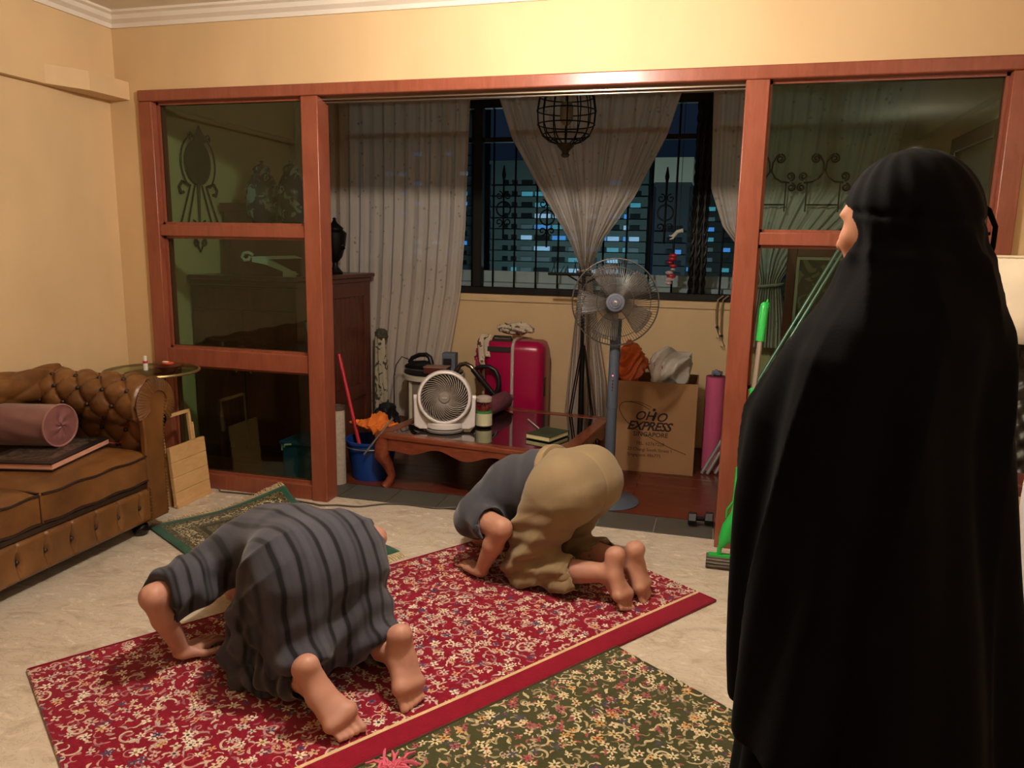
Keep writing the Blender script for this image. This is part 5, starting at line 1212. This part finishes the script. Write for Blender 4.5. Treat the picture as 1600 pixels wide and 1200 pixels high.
# wrought iron wall plaque
wp = thing('wall_plaque', 'round wrought iron plaque with scrolls hanging on the balcony left wall', 'wall ornament', (-3.35, 4.43, 1.37))
XW = -3.352
MB().lathe([(.0001, .012), (.10, .01), (.128, .004), (.130, -.004)], (XW, 4.435, 1.945), 32, Matrix.Rotation(PI/2, 4, 'Y'), sx=1.12).build('disc', mat('dark_bronze', '#3c362a', .5, .4), wp)
MB().prism([(-.06, 0), (.06, 0), (.045, .05), (.012, .085), (0, .11), (-.012, .085), (-.045, .05)], .012, Matrix(((0, 0, 1, XW-.006), (1, 0, 0, 4.46), (0, 1, 0, 2.075), (0, 0, 0, 1)))).build('crest', mat('dark_bronze', '#3c362a', .5, .4), wp, smooth=False)
m = MB()
for s in (-1, 1):
    m.tube(scroll((XW, 4.46+s*.085, 2.11), .026, 1.4, s, -PI/2, 16, plane='YZ'), .006, 5); m.tube([(XW, 4.44+s*.17*math.cos(a), 1.94+.19*math.sin(a)) for a in np.linspace(1.2, -.9, 14)], .006, 5)
    m.tube([(XW, 4.43+s*.10, 1.80), (XW, 4.43+s*.16, 1.815), (XW, 4.43+s*.19, 1.78), (XW, 4.43+s*.175, 1.74), (XW, 4.43+s*.15, 1.75)], .010, 6)
    for q in (.06, .13): m.tube([(XW, 4.43+s*q*.6, 1.80), (XW, 4.43+s*(q+.06), 1.55)], .006, 5)
    m.tube(scroll((XW, 4.42+s*.06, 1.54), .035, 1.3, s, PI/2, 16, plane='YZ'), .006, 5); m.tube(scroll((XW, 4.42+s*.035, 1.43), .03, 1.3, -s, PI/2, 16, plane='YZ'), .005, 5); m.tube([(XW, 4.42+s*.05, 1.50), (XW, 4.42+s*.03, 1.42), (XW, 4.42, 1.37)], .005, 5)
m.tube([(XW, 4.43, 1.82), (XW, 4.425, 1.60), (XW, 4.42, 1.5)], [.012, .007, .004], 6)
m.build('scrollwork', IRON, wp)
sbx = thing('storage_tub', 'dark blue storage tub with lid behind the lower left glass', 'tub', (-2.36, 4.1, 0))
MB().prism([(-.125, -.11), (.125, -.11), (.125, .11), (-.125, .11)], .25, Matrix.Translation((-2.355, 4.02, 0))).build('body', mat('navy_plastic', '#12486a', .4), sbx, bevel=.02)
MB().box((-2.355, 4.02, .262), (.27, .24, .024)).build('lid', mat('navy_plastic', '#12486a', .4), sbx, bevel=.008)
MB().tube([(-2.45, 3.895, .24), (-2.44, 3.888, .255), (-2.40, 3.888, .262)], .006, 6).bx(-2.486, -2.476, 3.92, 3.95, .21, .25).build('clip', WHITEP, sbx)
tag(MB().tube([(-2.50, 4.28, .95), (-2.43, 4.25, .74)], .012, 8).tube([(-2.43, 4.25, .74), (-2.24, 4.19, .01)], .011, 8).build('duster_pole', mat('pale_blue_pole', '#8fa8b4', .4)), 'pale blue pole leaning behind the left glass screen', 'pole')

# ------------------------------------------------------------------ behind the right glass
for xc in (.275, .604):
    m = MB(); yq = 5.405
    for s in (-1, 1):
        m.tube([(xc+s*.005, yq, 1.955), (xc+s*.01, yq, 2.01), (xc+s*.03, yq, 2.05), (xc+s*.05, yq, 2.065)], .006, 6); m.tube(scroll((xc+s*.055, yq, 2.035), .030, 1.6, -s, PI/2, 20), .006, 5)
        m.tube([(xc+s*.005, yq, 1.955), (xc+s*.03, yq, 1.915), (xc+s*.07, yq, 1.89), (xc+s*.12, yq, 1.885)], .006, 6)
        m.tube(scroll((xc+s*.125, yq, 1.925), .028, 1.6, s, -PI/2, 20), .006, 5); m.tube(scroll((xc+s*.135, yq, 1.855), .026, 1.6, -s, PI/2, 20), .006, 5); m.tube([(xc+s*.10, yq, 1.885), (xc+s*.10, yq, 1.70)], .005, 5)
    m.tube([(xc-.10, yq, 1.745), (xc+.10, yq, 1.745)], .005, 5); m.tube([(xc, yq, 1.955), (xc, 5.61, 1.955)], .005, 5); m.build('grille_scroll', IRON, wn)
lc = thing('low_chest', 'low dark wooden chest under the framed picture behind the right glass', 'chest', (.78, 5.38, 0))
MB().bx(.44, 1.14, 5.22, 5.55, .0, .52).build('body', DARKWOOD, lc, smooth=False, bevel=.005); MB().bx(.42, 1.16, 5.20, 5.57, .52, .55).build('top', DARKWOOD, lc, smooth=False, bevel=.005)
pc = thing('framed_picture', 'dark framed tapestry picture standing on the low chest', 'picture', (.78, 5.42, .551))
for (x0, x1, z0, z1) in ((.42, .48, .552, 1.47), (1.08, 1.14, .552, 1.47), (.48, 1.08, .552, .612), (.48, 1.08, 1.41, 1.47)): MB().bx(x0, x1, 5.38, 5.415, z0, z1).build('frame_side', DARKWOOD, pc, smooth=False, bevel=.006)
m = MB()
for q in ((.48, .498, .612, 1.41), (1.062, 1.08, .612, 1.41), (.498, 1.062, .612, .63), (.498, 1.062, 1.392, 1.41)): m.bx(q[0], q[1], 5.385, 5.40, q[2], q[3])
m.build('slip', mat('grey_gold_slip', '#8c8468', .5), pc, smooth=False)
g = G('dark_tapestry'); co = g.coord(); g.set(g.mix(g.m('GREATER_THAN', g.noise(co, 12, 4, dist=1.), .56), lin('#26241a'), lin('#5a5238')), .9); MB().bx(.498, 1.062, 5.395, 5.40, .63, 1.392).build('canvas', g.mat, pc, smooth=False)
p2 = thing('wall_picture', 'dark framed picture hanging on the balcony right wall', 'picture', (1.19, 4.4, 1.5))
for (y0, y1, z0, z1) in ((4.0, 4.08, 1.5, 2.06), (4.70, 4.78, 1.5, 2.06), (4.08, 4.70, 1.5, 1.58), (4.08, 4.70, 1.98, 2.06)): MB().bx(1.165, 1.199, y0, y1, z0, z1).build('frame_side', DARKWOOD, p2, smooth=False, bevel=.006)
MB().bx(1.185, 1.19, 4.08, 4.70, 1.58, 1.98).build('canvas', mat('brown_print', '#5a3c22', .6, var=.4, vscale=9), p2, smooth=False)
for k, (z, r_) in enumerate(((.0, .065), (.205, .06))):
    pt = thing('plant_pot', ('lower', 'upper')[k]+' of two stacked pale plastic pots behind the right post', 'pot', (.30, 4.62, z), group='stacked pots')
    MB().lathe([(r_*.7, 0), (r_, .17), (r_*1.12, .17), (r_*1.12, .20), (r_, .20), (r_*.66, .01)], (.30, 4.62, z+.001), 24).build('pot_wall', mat('pale_pot', '#a8b0aa', .5), pt)
tag(crumple((.29, 4.62, .45), (.10, .09, .055), .014, 81, .009, .407).build('dark_cloth', mat('black_cloth', '#101012', .8), angle=80), 'black cloth heaped on the stacked pots', 'cloth')
tag(crumple((.26, 4.50, .16), (.07, .07, .16), .014, 83, .010, .002).build('bundle', gfl.mat, angle=80), 'patterned grey bundle on the floor beside the pots', 'bundle')

# ------------------------------------------------------------------ curtains
SHEER = sheer('sheer_cream_curtain', '#d8ccc0', .93)
def drape(name, label, Yc, ctrl, n=14, amp=.035, ties=None, group='sheer curtains', phase=0., seed=1):
    """ctrl: list of (z, x_left, x_right)"""
    t = thing(name, label, 'curtain', (ctrl[0][1], Yc, ctrl[-1][0]), group=group); Z = np.array([c[0] for c in ctrl])[::-1]; XL_ = np.array([c[1] for c in ctrl])[::-1]; XR_ = np.array([c[2] for c in ctrl])[::-1]
    R = np.random.default_rng(seed); ph = R.uniform(0, 6, 5); w0 = (XR_-XL_).max()
    def fn(u, v):
        z = ctrl[0][0]+(ctrl[-1][0]-ctrl[0][0])*v; a = float(np.interp(z, Z, XL_)); b_ = float(np.interp(z, Z, XR_)); w = b_-a; sq = min(1, .35+.65*w/w0)
        uu = u+.018*math.sin(2*PI*u*5+ph[0]+z); A = amp*(.55+.45*(1-sq))*(.75+.25*math.sin(u*23+ph[2]))
        return (a+w*uu, Yc+A*math.sin(2*PI*n*uu+phase+.5*math.sin(z*2.3+ph[1]))+.3*A*math.sin(2*PI*n*2.3*uu+ph[3]), z)
    MB().grid(fn, 240, 70).build('panel', SHEER, t, angle=85)
    for (x, z, r_) in ties or ():
        MB().tube([(x+r_*math.cos(a), Yc+(amp+.02)*math.sin(a), z+.012*math.cos(a)) for a in np.linspace(0, 2*PI, 25)[:-1]], .010, 6, closed=True).build('tie_back', SHEER if False else mat('curtain_tie', '#9c8c7c', .85), t)
    return t
drape('curtain', 'sheer cream curtain hanging straight beside the dark cabinet', 5.47, [(2.50, -3.22, -1.80), (1.6, -3.22, -1.82), (1.1, -3.22, -1.86), (.5, -3.2, -1.98), (.10, -3.2, -2.0)], 15, .032)
drape('curtain', 'sheer cream curtain gathered into a tied waist in the middle window', 5.46, [(2.53, -1.64, -.335), (2.2, -1.52, -.43), (1.8, -1.27, -.62), (1.5, -1.07, -.82), (1.32, -.985, -.895), (1.24, -.975, -.895), (1.0, -1.0, -.86), (.5, -1.04, -.76), (.12, -1.06, -.72)], 13, .03, [(-.935, 1.285, .055)], phase=1., seed=4)
drape('curtain', 'sheer cream curtain gathered and tied behind the right glass screen', 5.47, [(2.5, -.10, 1.13), (1.85, -.085, 1.02), (1.6, .0, .76), (1.4, .16, .50), (1.25, .235, .40), (1.18, .22, .41), (.95, .19, .45), (.79, .18, .46)], 12, .03, [(.315, 1.215, .10)], phase=2., seed=8)

# ------------------------------------------------------------------ lantern, hanging ornaments
ln = thing('wire_lantern', 'dark wire basket lantern hanging from the balcony ceiling', 'lantern', (-.955, 4.7, 2.01))
pr_ = [(.165, 2.33), (.178, 2.25), (.172, 2.17), (.145, 2.11), (.10, 2.075), (.055, 2.06)]
m = MB()
for k in range(14):
    a = 2*PI*k/14; m.tube([(-.955+r_*math.cos(a), 4.7+r_*math.sin(a), z) for r_, z in [(.10, 2.42), (.14, 2.385)]+pr_], .004, 5)
for r_, z in pr_[:-1]+[(.14, 2.385)]: m.tube([(-.955+r_*math.cos(a), 4.7+r_*math.sin(a), z) for a in np.linspace(0, 2*PI, 37)[:-1]], .004, 5, closed=True)
m.build('wire_basket', BLACKM, ln)
MB().lathe([(.052, 2.062), (.05, 2.045), (.035, 2.03), (.022, 2.015), (.02, 2.005), (.028, 1.995), (.02, 1.983), (.0001, 1.978)], (-.955, 4.7, 0), 20).build('finial', mat('dark_bronze', '#3c362a', .5, .4), ln)
MB().lathe([(.0001, .0), (.10, .0), (.10, .02), (.03, .05), (.012, .06), (.012, .20)], (-.955, 4.7, 2.42), 20).build('crown', mat('dark_bronze', '#3c362a', .5, .4), ln)
MB().lathe([(.03, 2.30), (.04, 2.27), (.04, 2.20), (.02, 2.17), (.0001, 2.165)], (-.955, 4.7, 0), 14).build('bulb', mat('unlit_bulb', '#8c8478', .25), ln)
wc = thing('wind_chime', 'string of red and white ornaments hanging before the window', 'wind chime', (-.33, 5.53, 1.19))
MB().cyl((-.335, 5.53, 2.44), (-.33, 5.53, 1.22), .0022, n=5).build('string', mat('dark_thread', '#2a2622', .8), wc)
for k in range(9):
    z = 1.40-.024*k; MB().ball((-.332+random.uniform(-.02, .02), 5.53+random.uniform(-.01, .01), z), random.uniform(.014, .026), 8, 6, (1.3, .7, .7)).build('bead', [mat('red_bead', '#a0202c', .4), mat('pink_white_bead', '#b8a0a0', .5)][k % 3 != 0 and k > 2], wc)
pg = thing('clothes_peg', 'white clothes peg hanging on a line before the window', 'peg', (-.31, 5.53, 1.53))
MB().cyl((-.30, 5.53, 2.44), (-.30, 5.53, 1.57), .002, n=5).build('line', mat('dark_thread', '#2a2622', .8), pg)
MB().tube([(-.27, 5.53, 1.575), (-.31, 5.53, 1.565), (-.345, 5.53, 1.535), (-.365, 5.53, 1.537)], [.014, .013, .007, .004], 8).tube([(-.31, 5.53, 1.56), (-.34, 5.53, 1.518), (-.36, 5.53, 1.512)], [.010, .007, .004], 8).build('jaws', WP2, pg)

# ------------------------------------------------------------------ lamp and second woman at the right edge
lp = thing('table_lamp', 'cream shaded table lamp with dark carved base at the right edge', 'lamp', (1.09, 2.95, 0))
MB().grid(lambda u, v: (1.09+(.205+.055*v)*math.cos(2*PI*u), 2.95+(.205+.055*v)*math.sin(2*PI*u), 1.445-.275*v), 48, 4, True).build('lamp_shade', mat('cream_shade', '#d8c8ac', .85), lp, thick=.004)
MB().tube([(1.09+.206*math.cos(a), 2.95+.206*math.sin(a), 1.442) for a in np.linspace(0, 2*PI, 41)[:-1]], .006, 6, closed=True).build('shade_rim', mat('cream_rim', '#cbb998', .8), lp)
MB().grid(lambda u, v: (1.09+(.115+.012*math.sin(12*2*PI*u)*math.sin(14*PI*v))*math.cos(2*PI*u), 2.95+(.115+.012*math.sin(12*2*PI*u)*math.sin(14*PI*v))*math.sin(2*PI*u), .72+.46*v), 120, 50, True).build('carved_base', mat('dark_carved', '#2c2820', .5, .3, var=.3, vscale=30), lp)
MB().lathe([(.02, 1.17), (.02, 1.40), (.0001, 1.41)], (1.09, 2.95, 0), 12).build('stem', BLACKM, lp)
lt = thing('lamp_table', 'small dark wooden table under the cream shaded lamp', 'table', (1.12, 2.95, 0))
MB().bx(.86, 1.38, 2.70, 3.20, .68, .72).build('top', DARKWOOD, lt, bevel=.006)
for x in (.90, 1.34):
    for y in (2.74, 3.16): MB().bx(x-.02, x+.02, y-.02, y+.02, 0, .68).build('leg', DARKWOOD, lt, bevel=.003)
w2 = thing('person', 'person in a white prayer cloak standing partly out of view at the right edge', 'person', (.945, 1.80, .0), math.radians(136))
WHITEC = cloth('white_cotton', '#d8d0cc', .04, .2)
standing(w2, SKIN3, WHITEC, 1.50, fold_amp=.35)
skirt(w2, WHITEC, .85, .012, .215, .245)

# ------------------------------------------------------------------ night estate outside
def facade(name, c):
    g = G(name); co = g.coord(); g.set(g.mix(g.noise(co, .25, 3), tuple(v*.8 for v in lin(c)[:3])+(1,), lin(c)), .85); return g.mat
LIT = [emis('lit_blue', '#4a9ae8', .9), emis('lit_cyan', '#58b8cc', .6), emis('lit_white', '#a0ccec', .9), emis('lit_dim', '#6a8890', .3)]
DARKWIN = mat('dark_window', '#0e1618', .3)
def block(name, label, x0, x1, y, z0, z1, cols, fl, ztop, p, col, dep=12, gap=None, seed=0, ww=2.0, wh=1.05):
    R = random.Random(seed); t = thing(name, label, 'building', ((x0+x1)/2, y, z0)); F_ = facade(name+'_wall', col)
    MB().bx(x0, x1, y, y+dep, z0, z1).bx(x0-.4, x1+.4, y-.4, y+dep, z1, z1+.8).build('tower', F_, t, smooth=False)
    m = MB()
    for f_ in range(fl): z = ztop-2.68*f_; m.bx(x0, x1, y-.5, y, z-1.5, z-.75)
    m.build('corridor_band', F_, t, smooth=False)
    base = {}
    for f_ in range(fl):
        z = ztop-2.68*f_
        for (xc, w, pl) in cols:
            if xc < x0+1 or xc > x1-1: continue
            k = (w, R.choice(range(4)) if R.random() < pl*p else 4)
            if k not in base: base[k] = MB().box((0, 0, 0), (w, .25, wh)).build('window', LIT[k[1]] if k[1] < 4 else DARKWIN, t, smooth=False, local=True); o = base[k]
            else: o = base[k].copy(); COL.objects.link(o); o.parent = t
            o.location = Vector((xc, y-.1, z))-t.location
    return t
block('apartment_block', 'wide apartment block with rows of blue lit windows seen through the window', -57.5, -18, 190, -60, 21.5, [(-53.5, 1.4, .0), (-51.2, 1.4, .15), (-48.0, 2.8, .85), (-43.9, 4.0, .75), (-39.6, 3.4, .8), (-35.5, 3.0, .8), (-31.5, 3.4, .7), (-28.3, 1.2, .8), (-26.0, 2.8, .85), (-23.0, 1.1, .5), (-20.9, 2.4, .7)], 12, 16.9, .92, '#46524e', seed=5)
block('tower_block', 'plain tower block glimpsed through the left sheer curtain', -100, -66, 205, -60, 48, [(-92, 2.2, .3), (-88, 2.2, .4), (-83.5, 2.4, .9), (-78, 2.4, .3), (-74.0, 2.2, .7), (-70, 2.2, .3)], 14, 26, .8, '#3c4648', seed=9)
block('far_block', 'low pale topped apartment block right of the twisted window bars', -16, 16, 215, -60, 18, [(-13, 1.5, .2), (-9.5, 1.6, .3), (-3.5, 2.2, .8), (1, 2.2, .7), (4.5, 2.2, .8), (8, 2.2, .6), (12, 2.2, .6)], 9, 12, .9, '#34403e', seed=12)
tag(MB().bx(-16.5, -7.5, 184, 196, 16.6, 22.0).build('water_tank', facade('pale_concrete', '#a09a84')), 'pale rooftop slab on the dark tower beside the apartment block', 'building')
block('dark_tower', 'dark unlit tower carrying the pale rooftop slab', -15.8, -8.2, 186, -60, 15.8, [(-12, 1.4, .15), (-10, 1.4, .1)], 8, 6, .8, '#20282c', seed=3, dep=8)
gnd = MB().bx(-300, 300, 12, 420, -62, -60).build('estate_ground', mat('dark_ground', '#1a201a', .9)); struct(gnd)
